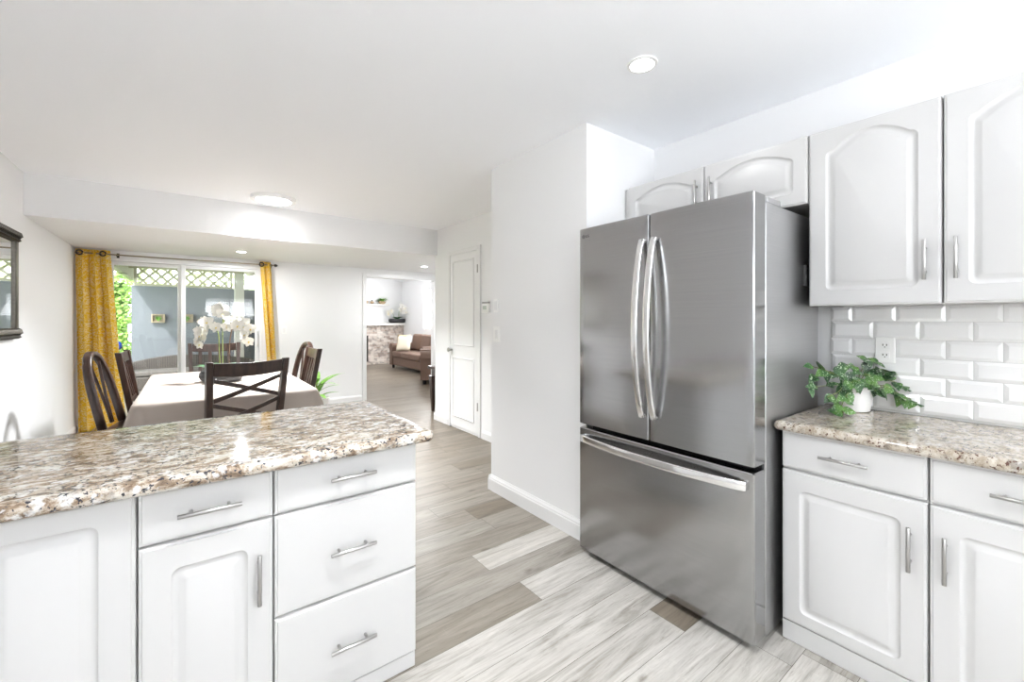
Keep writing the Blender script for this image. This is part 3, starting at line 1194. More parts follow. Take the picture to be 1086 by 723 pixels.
SPL = 1.2135
dl = fdoor('door', SPL + .0025, FY1, .722, 1.797)
dr = fdoor('door', FY0, SPL - .0025, .722, 1.797)
fz_ = fdoor('freezer_drawer', FY0, FY1, .034, .700)
FB('hinge_cover', 1.87, 2.0, FY0 + .006, FY0 + .10, 1.772, 1.798, STEELS, bevel=.003)
FB('hinge_cover', 1.87, 2.0, FY1 - .10, FY1 - .006, 1.772, 1.798, STEELS, bevel=.003)
FB('side_bracket', 2.235, 2.262, FY0 - .012, FY0 + .004, 1.45, 1.545, mat('bracket_grey', (.10, .10, .10), .5), bevel=.002)
for yy in (FY0 + .05, FY1 - .05):
    b = MB()
    b.lathe([(.018, 0), (.018, .022)], (1.90 - ox, yy - oy, 0), 12)
    b.build('foot', BLACK, fr, smooth=True)


def strap(parent, pts, hw, ht, up):
    b = MB()
    b.tube([(p[0] - ox, p[1] - oy, p[2]) for p in pts], 1.0, 16, flat=(hw, ht, up))
    return b.build('handle', CHROME, parent, smooth='all')


def bow(y, z0, z1, out):
    P = []
    n = 22
    for i in range(n + 1):
        t = i / n
        s = math.sin(PI * t)
        x = 1.722 - out * (s ** 0.75)
        P.append((x, y, z0 + (z1 - z0) * t))
    P = [(1.738, y, z0 + .004)] + P + [(1.738, y, z1 - .004)]
    return P


strap(dl, bow(1.243, .835, 1.675, .060), .0155, .008, (1, 0, 0))
strap(dr, bow(1.178, .835, 1.675, .060), .0155, .008, (1, 0, 0))
P = []
for i in range(23):
    t = i / 22
    P.append((1.722 - .042 * math.sin(PI * t) ** .75, 1.635 - (1.635 - .772) * t, .648))
P = [(1.738, 1.631, .648)] + P + [(1.738, .776, .648)]
b = MB()
b.tube([(p[0] - ox, p[1] - oy, p[2]) for p in P], 1.0, 16, flat=(.008, .019, (0, 0, 1)))
b.build('handle', CHROME, fz_, smooth='all')

# maker's mark, upper left of the left door
tc_ = bpy.data.curves.new('mark', 'FONT')
tc_.body = 'LG'
tc_.size = .021
tc_.extrude = .0003
to = bpy.data.objects.new('mark', tc_)
col.objects.link(to)
bpy.context.view_layer.update()
me = bpy.data.meshes.new_from_object(to.evaluated_get(bpy.context.evaluated_depsgraph_get()))
bpy.data.objects.remove(to)
MARK = mat('mark_grey', (.10, .10, .10), .4)
me.materials.append(MARK)
lg = bpy.data.objects.new('door_mark', me)
col.objects.link(lg)
lg.parent = dl
lg.matrix_local = Matrix.Translation((1.7345 - ox, 1.616 - oy, 1.745)) @ Matrix(((0, 0, -1, 0), (-1, 0, 0, 0), (0, 1, 0, 0), (0, 0, 0, 1)))
b = MB()
b.tube([(1.7345 - ox, 1.633 - oy, 1.753), (1.7365 - ox, 1.633 - oy, 1.753)], .0105, 20)
b.build('round_mark', MARK, dl)

# ------------------------------------------------------------------ ceiling lights


def downlight(x, y, z, r, power, label, cname='recessed_light', thick=.006):
    o = empty(cname, (x, y, z), 0, label, 'ceiling light')
    b = MB()
    b.lathe([(r * 1.28, 0), (r * 1.25, -thick), (r, -thick * 1.1), (r * .98, -thick * .5)], n=36, cap1=False)
    b.build('trim_ring', PLASTIC, o, smooth=True)
    b = MB()
    b.lathe([(r * .99, -thick * .5), (r * .99, -thick * .9), (r * .5, -thick * .95)], n=36)
    b.build('diffuser', GLOW, o, smooth=True)
    a = area('lamp', (0, 0, -thick - .012), (0, 0, 0), r * 1.8, 0, power, (.96, .98, 1), o, 'DISK', spread=R(118) if r > .1 else None)
    return o


downlight(1.618, 1.166, ZC, .052, .8, 'round recessed ceiling light above the refrigerator')
downlight(.45, .80, ZC, .150, 5.5, 'added large flat round kitchen ceiling light above the walkway, unseen over the picture top edge', 'flush_light', .03)  # unseen lamp added to brighten kitchen and ceiling
downlight(0.25, -1.2, ZC, .052, .5, 'added round recessed ceiling light near the rear window, out of the picture')  # extra lamp out of view, added to light the kitchen
downlight(1.618, -1.2, ZC, .052, .5, 'added round recessed ceiling light behind the camera by the right counter, out of the picture')  # second unseen lamp added for kitchen fill
downlight(.642, 4.555, ZC, .150, 33, 'large flat round white ceiling light in front of the dining area', 'flush_light', .03)
downlight(.51, 6.05, ZL, .048, 8, 'small recessed light in the lowered ceiling near the right curtain')
downlight(2.90, 6.05, ZL, .048, 8, 'small recessed light in the lowered ceiling before the living room doorway')
downlight(3.9, 9.3, 2.63, .06, 10, 'added recessed light in the living room ceiling, hidden above the doorway')  # unseen lamp added to brighten the living room

# ------------------------------------------------------------------ curtains and rod
rod = empty('curtain_rod', (0, YB - .115, 2.045), 0, 'thin metal curtain rod across the top of the sliding glass door', 'curtain rod')
b = MB()
b.tube([(-1.005, 0, 0), (.955, 0, 0)], .008, 10)
b.build('pole', mat('antique_brass', (.30, .25, .18), .35, metal=1), rod, smooth=True)
b = MB()
b.tube([(.955, 0, 0), (.962, 0, 0), (.972, 0, 0), (.99, 0, 0), (1.0, 0, 0)], [.010, .018, .020, .014, .003], 12)
b.build('finial', DARKM, rod, smooth=True)
for xx in (-.66, .925):
    b = MB()
    b.tube([(xx, .113, .01), (xx, .0, -.012)], .006, 8)
    b.box(xx - .012, xx + .012, .108, .1145, -.03, .03)
    b.build('bracket', DARKM, rod)


def curtain(xc_top, w_top, xc_bot, w_bot, z0, z1, folds, label, gro, amp=.035, yb=YB - .115):
    """hanging fabric with sine folds; narrower at one end"""
    r = empty('curtain', (0, 0, 0), 0, label, 'curtain', 'yellow patterned curtains')
    me = bpy.data.meshes.new('fabric')
    nx, nz = folds * 16, 40
    V, Fc, UV = [], [], []
    for j in range(nz + 1):
        t = j / nz
        z = z0 + (z1 - z0) * t
        s = t ** 1.0
        xc = xc_bot + (xc_top - xc_bot) * s
        w = w_bot + (w_top - w_bot) * s
        for i in range(nx + 1):
            u = i / nx
            ph_ = 2 * PI * folds * u
            wob = .12 * math.sin(3 * t + u * 5)
            V.append((xc - w / 2 + w * u + .25 * (w / folds) * math.sin(2 * ph_ + 1) * .4,
                      yb + amp * (.75 + .5 * (1 - t)) * math.sin(ph_ + wob + .6) + .006 * math.sin(9 * u + 4 * t), z))
            UV.append((u * folds * .16, t * (z1 - z0)))
    for j in range(nz):
        for i in range(nx):
            a = j * (nx + 1) + i
            Fc.append((a, a + 1, a + nx + 2, a + nx + 1))
    me.from_pydata(V, [], Fc)
    uvl = me.uv_layers.new(name='UVMap')
    for lp in me.loops:
        uvl.data[lp.index].uv = UV[lp.vertex_index]
    me.materials.append(CURT)
    me.shade_smooth()
    o = bpy.data.objects.new('fabric', me)
    col.objects.link(o)
    o.parent = r
    md = o.modifiers.new('thick', 'SOLIDIFY')
    md.thickness = .002
    for gx in gro:
        b = MB()
        n = 16
        ring = []
        for k in range(n):
            a = 2 * PI * k / n
            ring.append(Vector((gx, yb - amp * .95, 2.045)) + Vector((math.cos(a) * .025, 0, math.sin(a) * .025)))
        ring.append(ring[0])
        ring.append(ring[1])
        b.tube(ring, .0085, 8, cap=False)
        b.build('grommet', DARKM, r, smooth=True)
    return r


curtain(-.868, .285, -.79, .40, .012, 2.088, 3, 'wide yellow and white patterned curtain hanging left of the sliding door', (-.965, -.775))
curtain(.845, .13, .965, .10, .012, 2.088, 2, 'narrow yellow and white patterned curtain hanging right of the sliding door', (.80,), amp=.028)

# ------------------------------------------------------------------ dining table
TX0, TX1, TY0, TY1, TZ = -.30, .83, 3.58, 5.55, .748
tb = empty('dining_table', ((TX0 + TX1) / 2, (TY0 + TY1) / 2, 0), 0, 'rectangular dining table hidden under the cream tablecloth', 'table')
hx, hy = (TX1 - TX0) / 2 - .03, (TY1 - TY0) / 2 - .03
MB().box(-hx, hx, -hy, hy, TZ - .032, TZ - .002).build('tabletop', WOOD, tb, bevel=.006)
MB().box(-hx + .08, hx - .08, -hy + .08, hy - .08, TZ - .12, TZ - .033).build('apron', WOOD, tb)
for sx in (-1, 1):
    for sy in (-1, 1):
        b = MB()
        cx_, cy_ = sx * (hx - .045), sy * (hy - .042)
        b.loops([[(cx_ + a * s, cy_ + c * s, z) for a, c in ((-1, -1), (1, -1), (1, 1), (-1, 1))] for z, s in ((0, .025), (TZ - .121, .038))])
        b.build('leg', WOOD, tb)


def tablecloth():
    b = MB()
    cx_, cy_ = (TX0 + TX1) / 2, (TY0 + TY1) / 2
    HX, HY = (TX1 - TX0) / 2 - .02, (TY1 - TY0) / 2 - .02
    r = .05
    base = []
    nS = 34
    # dense outline with outward normals
    def seg(p, q, nrm, n):
        for i in range(n):
            t = i / n
            base.append((p[0] + (q[0] - p[0]) * t, p[1] + (q[1] - p[1]) * t, nrm[0], nrm[1]))

    def arc(c, a0, n=9):
        for i in range(n):
            a = a0 + PI / 2 * i / n
            base.append((c[0] + r * math.cos(a), c[1] + r * math.sin(a), math.cos(a), math.sin(a)))
    seg((-HX + r, -HY), (HX - r, -HY), (0, -1), nS)
    arc((HX - r, -HY + r), -PI / 2)
    seg((HX, -HY + r), (HX, HY - r), (1, 0), nS * 2)
    arc((HX - r, HY - r), 0)
    seg((HX - r, HY), (-HX + r, HY), (0, 1), nS)
    arc((-HX + r, HY - r), PI / 2)
    seg((-HX, HY - r), (-HX, -HY + r), (-1, 0), nS * 2)
    arc((-HX + r, -HY + r), PI)
    N_ = len(base)
    L = []
    for s in (.0, .5, .95):
        s2 = max(s, .02)
        L.append([(x * s2, y * s2, TZ) for x, y, a, c in base])
    L.append([(x, y, TZ) for x, y, a, c in base])
    L.append([(x + a * .008, y + c * .008, TZ - .006) for x, y, a, c in base])
    rnd = random.Random(3)
    for d in (.02, .05, .09, .14, .19, .235):
        lp = []
        for i, (x, y, a, c) in enumerate(base):
            corner = 1 if abs(a) > .01 and abs(c) > .01 else 0
            near = max(0, 1 - min(abs(abs(x) - HX) + abs(abs(y) - HY), .5) / .5)
            per = i / N_
            wv = math.sin(per * 2 * PI * 27 + 1.5 * math.sin(per * 2 * PI * 5)) * .5 + .5
            out = .010 + d * (.03 + .20 * near) + min(1, d / .12) * .022 * wv * (.35 + near)
            lp.append((x + a * out, y + c * out, TZ - d - .06 * near * d))
        L.append(lp)
    b.loops([[(x + cx_, y + cy_, z) for x, y, z in lp] for lp in L], cap0=True, cap1=False)
    o = b.build('tablecloth', CLOTH, smooth='all')
    md = o.modifiers.new('thick', 'SOLIDIFY')
    md.thickness = .0015
    md.offset = 1
    setp(o, 'cream linen tablecloth draped over the dining table', 'tablecloth')


tablecloth()

# ------------------------------------------------------------------ dining chairs


def chair(style, loc, rz, label, recline=R(9), back_h=1.02):
    """local: sitter faces +y, backrest at y=0; width along x"""
    r = empty('dining_chair', loc, rz, label, 'chair', None)
    w, d, sh = .225, .42, .46

    def back(x, z):
        zz = z - sh
        return Vector((x, -math.tan(recline) * max(0, zz) - .02 * (1 - min(1, z / sh)) * 2.0, z))
    b = MB()
    lps = []
    for z, s in ((sh - .035, .97), (sh - .012, 1.0), (sh, .985), (sh + .006, .9)):
        lps.append([(px * s, .22 + (py - .22) * s, z) for px, py in [(p[0], p[1]) for p in rrect(-w, w, .0, d + .02, .04)]])
    b.loops(lps)
    b.build('seat', WOOD, r, smooth=True)
    for s in (-1, 1):
        b = MB()
        b.loops([[(s * (w - .025) + a * q, d - .02 + c * q, z) for a, c in ((-1, -1), (1, -1), (1, 1), (-1, 1))] for z, q in ((0, .014), (sh - .036, .021))])
        b.build('leg', WOOD, r, bevel=.002)
    for s in (-1, 1):
        b = MB()
        b.box(s * (w - .025) - .009, s * (w - .025) + .009, .03, d - .04, .20, .23)
        b.build('stretcher', WOOD, r, bevel=.002)
    q = .02
    if style in ('cross', 'slat'):
        for s in (-1, 1):
            b = MB()
            pts = []
            for z in (0, .2, sh, .6, .75, .9, back_h + .008):
                fl = w - .018 + (.02 * (z - sh) / .5 if z > sh else 0)
                p = back(s * fl, z)
                pts.append([(p.x + a * .019, p.y + c * (.022 if z > .1 else .016), p.z) for a, c in ((-1, -1), (1, -1), (1, 1), (-1, 1))])
            b.loops(pts)
            b.build('back_post', WOOD, r, bevel=.004)

        def rail(name, z0, z1, bowd=.03, dip=.0, th=.011):
            b = MB()
            lp = []
            for i in range(13):
                t = i / 12
                x = -w + .02 + (2 * w - .04) * t
                k = math.sin(PI * t)
                a0, a1 = z0 - dip * k, z1 - dip * k * .6
                p0, p1 = back(x, a0), back(x, a1)
                lp.append([(x, p0.y - bowd * k - th, a0), (x, p1.y - bowd * k - th, a1), (x, p1.y - bowd * k + th, a1), (x, p0.y - bowd * k + th, a0)])
            b.loops(lp)
            return b.build(name, WOOD, r, bevel=.004)
        rail('top_rail', back_h - .085, back_h, .025, .012)
        if style == 'cross':
            def bar(x0, z0, x1, z1, off):
                b = MB()
                lp = []
                for i in range(9):
                    t = i / 8
                    x, z = x0 + (x1 - x0) * t, z0 + (z1 - z0) * t
                    p = back(x, z)
                    k = math.sin(PI * t)
                    yy = p.y - .018 * k + off
                    lp.append([(x, yy - .007, z - .014), (x, yy - .007, z + .014), (x, yy + .007, z + .014), (x, yy + .007, z - .014)])
                b.loops(lp)
                b.build('cross_bar', WOOD, r, bevel=.002)
            for zt, zb in ((.905, .775), (.745, .615)):
                bar(-w + .03, zt, w - .03, zb, .006)
                bar(-w + .03, zb, w - .03, zt, -.006)
            rail('lower_rail', .545, .58, .0)
        else:
            rail('lower_rail', .56, .595, .0)
            for k in range(4):
                x = -w + .09 + (2 * w - .18) * k / 3
                b = MB()
                p0, p1 = back(x, .59), back(x, back_h - .075)
                b.loops([[(x - .017, p.y + o_ - .006, p.z), (x + .017, p.y + o_ - .006, p.z), (x + .017, p.y + o_ + .006, p.z), (x - .017, p.y + o_ + .006, p.z)] for p, o_ in ((p0, 0), (p1, -.018))])
                b.build('slat', WOOD, r, bevel=.002)
    else:   # balloon back: one bent hoop and a forked splat
        for s in (-1, 1):
            b = MB()
            p = [back(s * (w - .04), z) for z in (0, .2, sh)]
            b.tube(p, [.016, .019, .022], 10)
            b.build('back_leg', WOOD, r, smooth=True)
        pts = []
        for i in range(25):
            a = PI * i / 24
            e = abs(math.cos(a)) ** .9 * (1 if math.cos(a) > 0 else -1)
            z = sh + (back_h - sh) * math.sin(a) ** .8
            p = back((w - .04 + .01 * math.sin(2 * a) ** 2) * e, z)
            pts.append(p)
        b = MB()
        b.tube(pts, 1.0, 14, flat=(.017, .027, (0, 1, 0)))
        b.build('hoop', WOOD, r, smooth='all')
        for s in (-1, 1):
            b = MB()
            P_ = [back(s * (.012 + .075 * t ** 1.6), sh + .02 + (back_h - sh - .06) * t) for t in [k / 8 for k in range(9)]]
            b.tube(P_, 1.0, 10, flat=(.005, .010, (0, 1, 0)))
            b.build('splat', WOOD, r, smooth='all')
    return r


chair('cross', (.305, 3.40, 0), R(14), 'dark wooden dining chair with crossed back bars, back turned to the countertop', R(9))
chair('slat', (.245, 5.88, 0), PI, 'dark wooden slat-back chair at the far table end before the glass door')
chair('loop', (-.475, 4.62, 0), R(-102), 'dark wooden chair with rounded open hoop back, leftmost at the table', R(13), 1.03)
chair('slat', (-.385, 5.20, 0), R(-92), 'dark wooden slat-back chair behind the hoop-backed one, left side of the table', R(9), 1.0)
chair('slat', (.893, 4.54, 0), R(90), 'dark wooden slat-back chair seen edge-on, right side of the table', R(10), 1.01)
chair('loop', (.97, 5.17, 0), R(103), 'dark wooden hoop-back chair behind the slatted one, right side of the table', R(10), 1.03)

# ------------------------------------------------------------------ orchid centrepiece


def flower_mesh(name, size):
    b = MB()
    for k, (a, L_, w_) in enumerate(((90, 1, .62), (18, 1.05, .95), (162, 1.05, .95), (234, .95, .6), (306, .95, .6))):
        d = Vector((math.cos(R(a)), -.12, math.sin(R(a))))
        b.leaf((0, 0, 0), d, (0, -1, 0), size * L_, size * w_ * 1.15, fold=.12, droop=-.12, heart=False, n=6)
    b.leaf((0, -.002, 0), (0, -.6, -.5), (0, -1, .3), size * .38, size * .3, mi=1, n=4)
    me = bpy.data.meshes.new(name)
    b.bm.to_mesh(me)
    b.bm.free()
    me.materials.append(PETAL)
    me.materials.append(LIP)
    me.shade_smooth()
    return me


FLM = flower_mesh('flower', .043)


def orchid(loc, label, potmat, sprays, bowl=(.17, .10, .085), leaves=8, scale=1.0, cat='potted plant', fsize=1.0, yaw=YAW * -1):
    r = empty('potted_orchid', loc, 0, label, cat)
    b = MB()
    bx_, by_, bh = bowl
    b.lathe([(.72, 0), (.9, bh * .15), (1.0, bh * .5), (.96, bh * .85), (.9, bh), (.84, bh), (.86, bh * .8), (.5, bh * .7)], n=36, sx=bx_, sy=by_)
    bw = b.build('bowl', potmat, r, smooth=True)
    bw.rotation_euler = (0, 0, yaw)
    b = MB()
    b.lathe([(.855, bh * .8), (.5, bh * .9), (.02, bh * .92)], n=24, sx=bx_, sy=by_)
    s = b.build('soil', SOIL, r, smooth=True)
    s.rotation_euler = (0, 0, yaw)
    rnd = random.Random(5)
    for k in range(leaves):
        a = 2 * PI * k / leaves + rnd.uniform(-.3, .3)
        b = MB()
        c = Vector((math.cos(a) * .35 * bx_ * .4, math.sin(a) * .35 * by_ * .4, bh * .85))
        b.leaf(c, (math.cos(a), math.sin(a), 1.0), (0, 0, 1), .18 * scale, .085 * scale, .15, .45, heart=False, n=8)
        o = b.build('leaf', LEAFD, r, smooth='all')
    right = Vector((math.cos(YAW), -math.sin(YAW), 0))
    for (pts, nf, mstem) in sprays:
        P_ = [Vector(p) for p in pts]
        P_ = [right * p.x + Vector((0, 0, p.z)) + Vector((math.sin(YAW), math.cos(YAW), 0)) * p.y for p in P_]
        # smooth the polyline
        Q = []
        for i in range(len(P_) - 1):
            for t in (0, .25, .5, .75):
                p0, p1, p2, p3 = P_[max(i - 1, 0)], P_[i], P_[i + 1], P_[min(i + 2, len(P_) - 1)]
                Q.append(.5 * ((2 * p1) + (p2 - p0) * t + (2 * p0 - 5 * p1 + 4 * p2 - p3) * t * t + (3 * p1 - p0 - 3 * p2 + p3) * t ** 3))
        Q.append(P_[-1])
        b = MB()
        b.tube(Q, .0045, 6)
        b.build('stem', mstem, r, smooth=True)
        m0 = int(len(Q) * .52)
        for k in range(nf):
            q = Q[min(len(Q) - 1, m0 + int((len(Q) - m0) * k / max(1, nf - 1)))]
            fo = bpy.data.objects.new('flower', FLM)
            col.objects.link(fo)
            fo.parent = r
            fo.location = q + right * rnd.uniform(-.04, .04) + Vector((rnd.uniform(-.02, .02), -.025 - rnd.uniform(0, .03), rnd.uniform(-.035, .03)))
            fo.rotation_euler = (rnd.uniform(-.35, .25), rnd.uniform(-.5, .5), -YAW + rnd.uniform(-.7, .7))
            s_ = fsize * rnd.uniform(.9, 1.25)
            fo.scale = (s_, s_, s_)
    return r


# spray points: (right, depth, up) from the bowl's base
orchid((.235, 4.55, TZ + .002), 'white orchids in an oval dark grey bowl on the dining table', STONE, [
    ([(-.01, 0, .06), (-.02, 0, .28), (-.02, -.01, .42), (-.06, -.02, .50), (-.12, -.03, .49), (-.17, -.03, .42), (-.21, -.03, .36)], 12, STEMG),
    ([(.0, .02, .06), (-.01, .03, .3), (-.01, .03, .50), (.0, .02, .60), (-.04, 0, .64), (.02, -.02, .60), (.04, -.02, .48)], 12, STEMG),
    ([(.07, 0, .06), (.07, 0, .3), (.09, 0, .45), (.12, 0, .53), (.18, -.01, .52), (.22, -.02, .46), (.24, -.02, .38)], 11, STEMB)],
    bowl=(.185, .12, .09), scale=1.0, fsize=1.15)

# ------------------------------------------------------------------ trailing plant on the right counter
pp = empty('potted_plant', (2.392, .60, .8885), 0, 'trailing variegated ivy in a white ribbed ceramic pot on the right countertop', 'potted plant')
b = MB()
b.lathe([(.052, 0), (.060, .004), (.064, .03), (.071, .07), (.075, .10), (.077, .112), (.073, .114), (.070, .105), (.067, .09)], n=40)
b.build('pot', CERAM, pp, smooth=True)
b = MB()
b.lathe([(.0675, .092), (.03, .098), (.005, .10)], n=24)
b.build('soil', SOIL, pp, smooth=True)
rt = Vector((math.cos(YAW), -math.sin(YAW), 0))   # picture right
fw = Vector((math.sin(YAW), math.cos(YAW), 0))
rnd = random.Random(21)


def vine(pts, nleaf, size=.056):
    nleaf += 1
    pts = [(x * 1.22, y * (1.15 if x < 0 else 1.0), .10 + (z - .10) * 1.12) for x, y, z in pts]
    P_ = [rt * x - fw * y + Vector((0, 0, z)) for x, y, z in pts]
    Q = []
    for i in range(len(P_) - 1):
        for t in (0, .25, .5, .75):
            p0, p1, p2, p3 = P_[max(i - 1, 0)], P_[i], P_[i + 1], P_[min(i + 2, len(P_) - 1)]
            Q.append(.5 * ((2 * p1) + (p2 - p0) * t + (2 * p0 - 5 * p1 + 4 * p2 - p3) * t * t + (3 * p1 - p0 - 3 * p2 + p3) * t ** 3))
    Q.append(P_[-1])
    b = MB()
    b.tube(Q, .0016, 5)
    v = b.build('vine', STEMG, pp, smooth=True)
    for k in range(nleaf):
        i = int((len(Q) - 1) * (k + 1) / nleaf)
        q = Q[i]
        t = (Q[min(i + 1, len(Q) - 1)] - Q[i - 1]).normalized()
        sd = 1 if k % 2 else -1
        out = (t * .45 + rt * (sd * rnd.uniform(.3, 1.0)) - fw * rnd.uniform(0, .4) + Vector((0, 0, rnd.uniform(-.8, .35)))).normalized()
        s_ = size * rnd.uniform(.75, 1.15)
        b = MB()
        base = q
        # keep clear of the tiles behind
        tip = base + out * s_
        wx = tip.x + pp.location.x
        if wx > 2.44:
            out.x -= (wx - 2.44) / s_ * 1.4
        if tip.y + .60 > .715:
            out.y -= (tip.y + .60 - .715) / s_ * 1.4
        if tip.z < .012:
            out.z += (.012 - tip.z) / s_ * 1.4
        b.leaf(base, out, -fw * .8 + Vector((0, 0, .7)) + rt * rnd.uniform(-.4, .4), s_, s_ * .74, .18, .2, n=7)
        b.build('leaf', VLEAF, v, smooth='all')


vines = [
    ([(-.02, .02, .10), (-.06, .05, .15), (-.12, .07, .17), (-.19, .08, .16)], 6),
    ([(-.03, .02, .10), (-.09, .06, .15), (-.16, .09, .18), (-.23, .12, .20)], 6),
    ([(-.03, .03, .10), (-.10, .06, .12), (-.17, .10, .125), (-.24, .12, .12)], 5),
    ([(-.04, .05, .10), (-.09, .09, .09), (-.115, .10, .05), (-.11, .10, .02)], 6),
    ([(-.03, .04, .10), (-.07, .06, .13), (-.11, .08, .10), (-.16, .09, .08)], 5),
    ([(0, .03, .10), (0, .06, .16), (.02, .08, .15), (.035, .09, .11)], 5),
    ([(0, .02, .10), (.03, .03, .17), (.08, .03, .18), (.13, .02, .16)], 6),
    ([(.02, .02, .10), (.07, .04, .14), (.12, .05, .13), (.17, .05, .11), (.22, .05, .125)], 7),
    ([(.03, .03, .10), (.08, .06, .11), (.13, .07, .08), (.17, .08, .06), (.21, .08, .03)], 6),
    ([(.02, .03, .10), (.06, .07, .12), (.10, .08, .09), (.12, .08, .07)], 5),
    ([(0, .02, .10), (-.02, .03, .17), (-.03, .05, .19), (-.06, .05, .20)], 4),
    ([(.01, .0, .10), (.02, .02, .18), (.05, .02, .205), (.09, .01, .20)], 4),
    ([(-.01, .04, .10), (-.03, .07, .14), (-.05, .08, .14), (-.08, .08, .13)], 5),
    ([(.0, .04, .10), (.01, .07, .13), (.02, .09, .10)], 5),
    ([(.02, .0, .10), (.08, .0, .15), (.15, .01, .17), (.19, .01, .16)], 5),
]
for v, n in vines:
    vine(v, n)

# ------------------------------------------------------------------ leafy plant on the dining room floor
fp = empty('potted_plant', (1.36, 6.1, 0), 0, 'broad-leaved floor plant standing behind the right-hand chairs by the far wall', 'potted plant')
b = MB()
b.lathe([(.10, 0), (.13, .02), (.155, .22), (.16, .25), (.145, .25), (.14, .22), (.05, .21)], n=28)
b.build('pot', CERAM, fp, smooth=True)
rnd = random.Random(4)
for k in range(16):
    a = k * 2.4
    b = MB()
    el = rnd.uniform(.5, 1.5)
    h0 = .24 + .014 * k
    b.leaf((math.cos(a) * .02, math.sin(a) * .02, h0), (math.cos(a), math.sin(a), el), (0, 0, 1), rnd.uniform(.26, .38), .075, .2, .5, heart=False, n=8)
    b.build('leaf', LEAFL, fp, smooth='all')
b = MB()
b.tube([(0, 0, .2), (.005, 0, .5)], .012, 8)
b.build('stem', STEMG, fp, smooth=True)

# ------------------------------------------------------------------ framed mirror on the left wall
MY0, MY1, MZ0, MZ1 = 3.90, 4.70, 1.165, 1.93
mr = empty('wall_mirror', (XL, 0, 0), 0, 'mirror in a dark ribbed metal frame on the left wall', 'mirror')
b = MB()
fw_ = .06
b.box(.001, .028, MY0, MY1, MZ1 - fw_, MZ1)
b.box(.001, .028, MY0, MY1, MZ0, MZ0 + fw_)
b.box(.001, .028, MY0, MY0 + fw_, MZ0 + fw_, MZ1 - fw_)
b.box(.001, .028, MY1 - fw_, MY1, MZ0 + fw_, MZ1 - fw_)
b.build('frame', TIN, mr, bevel=.006)
b = MB()
b.tube([(.024, 0, -.036), (.034, 0, -.024), (.038, 0, 0), (.034, 0, .024), (.024, 0, .036)], [.006, .014, .0165, .014, .006], 10)
rib0 = b.build('rib', TIN, mr, smooth=True)
b = MB()
b.tube([(.014, 0, -.012), (.018, 0, 0), (.014, 0, .012)], [.004, .009, .004], 8)
bead0 = b.build('bead', TIN, mr, smooth=True)
first = {}
spots = [(rib0, MY0 + .02 + (MY1 - MY0 - .04) * k / 21, zc) for k in range(22) for zc in (MZ0 + fw_ / 2, MZ1 - fw_ / 2)]
spots += [(bead0, y, MZ0 + .08 + (MZ1 - MZ0 - .16) * k / 10) for k in range(11) for y in (MY0 - .002, MY1 + .002)]
for src, y, z in spots:
    o = src
    if src.name in first:
        o = src.copy()
        col.objects.link(o)
    first[src.name] = 1
    o.parent = mr
    o.location = (0, y, z)
MB().box(.004, .014, MY0 + fw_, MY1 - fw_, MZ0 + fw_, MZ1 - fw_).build('mirror_glass', MIRROR, mr)

# ------------------------------------------------------------------ console table past the pantry corner
ct = empty('console_table', (2.695, 5.20, 0), 0, 'dark wooden console table with tapered legs peeking out past the pantry corner', 'table')
MB().box(.0, .80, .0, .32, .60, .64).build('tabletop', WOOD, ct, bevel=.004)
MB().box(.05, .75, .03, .29, .50, .599).build('apron', WOOD, ct)
for lx, s in ((.06, 1), (.74, -1)):
    for ly in (.05, .27):
        b = MB()
        b.loops([[(lx + o1 + a * q, ly + c * q, z) for a, c in ((-1, -1), (1, -1), (1, 1), (-1, 1))] for z, q, o1 in ((0, .016, 0), (.5, .045, 0))])
        b.build('leg', WOOD, ct)

# ------------------------------------------------------------------ living room
b = MB()
YW = 12.30
b.box(2.9, 3.35, YW, 12.44, .0, 1.11)
b.box(4.13, 5.215, YW, 12.44, .0, 1.11)
b.box(3.35, 4.13, YW, 12.44, .81, 1.11)
b.box(3.35, 4.13, YW, 12.44, 0, .08)
fpz = b.build('fireplace', BRICK)
setp(fpz, 'whitewashed brick fireplace seen through the doorway', 'fireplace')
o = box('firebox', 3.35, 4.13, YW + .03, YW + .12, .08, .81, BLACK, fpz)
o = box('firebox_frame', 4.095, 4.135, YW - .012, YW + .03, .075, .82, DARKM, fpz)
o = box('mantel', 2.85, 5.215, YW - .16, 12.44, 1.112, 1.175, WOODM, bevel=.006)
setp(o, 'pale wooden mantel shelf across the top of the brick fireplace', 'mantel')
o = box('hearth', 2.9, 4.9, YW - .22, YW - .001, 0, .045, BRICK)
setp(o, 'low brick hearth on the floor before the fireplace', 'hearth')
o = box('wall_shelf', 3.35, 4.76, 12.27, 12.449, 1.70, 1.735, WOODM, bevel=.003)
setp(o, 'white floating shelf on the wall above the mantel', 'shelf')
orchid((4.98, 12.22, 1.176), 'white orchids in a black boat-shaped bowl at the right end of the mantel', BLACKPOT, [
    ([(.05, 0, .1), (.06, 0, .3), (.10, 0, .48), (.16, -.02, .50), (.20, -.03, .42), (.22, -.03, .33)], 9, STEMG),
    ([(.02, 0, .1), (.04, 0, .3), (.06, 0, .45), (.10, -.02, .42), (.12, -.02, .34)], 7, STEMG),
    ([(-.08, 0, .1), (-.12, 0, .26), (-.20, 0, .36), (-.27, -.02, .34), (-.30, -.02, .27)], 7, STEMG)],
    bowl=(.27, .09, .13), leaves=9, scale=1.1, fsize=1.6, yaw=0)
sp = empty('potted_plant', (4.57, 12.36, 1.736), 0, 'small bushy green plant in a tan bowl on the floating shelf', 'potted plant')
b = MB()
b.lathe([(.05, 0), (.09, .02), (.11, .06), (.115, .08), (.10, .08), (.05, .07)], n=20, sy=.6)
b.build('pot', TANF, sp, smooth=True)
rnd = random.Random(9)
b = MB()
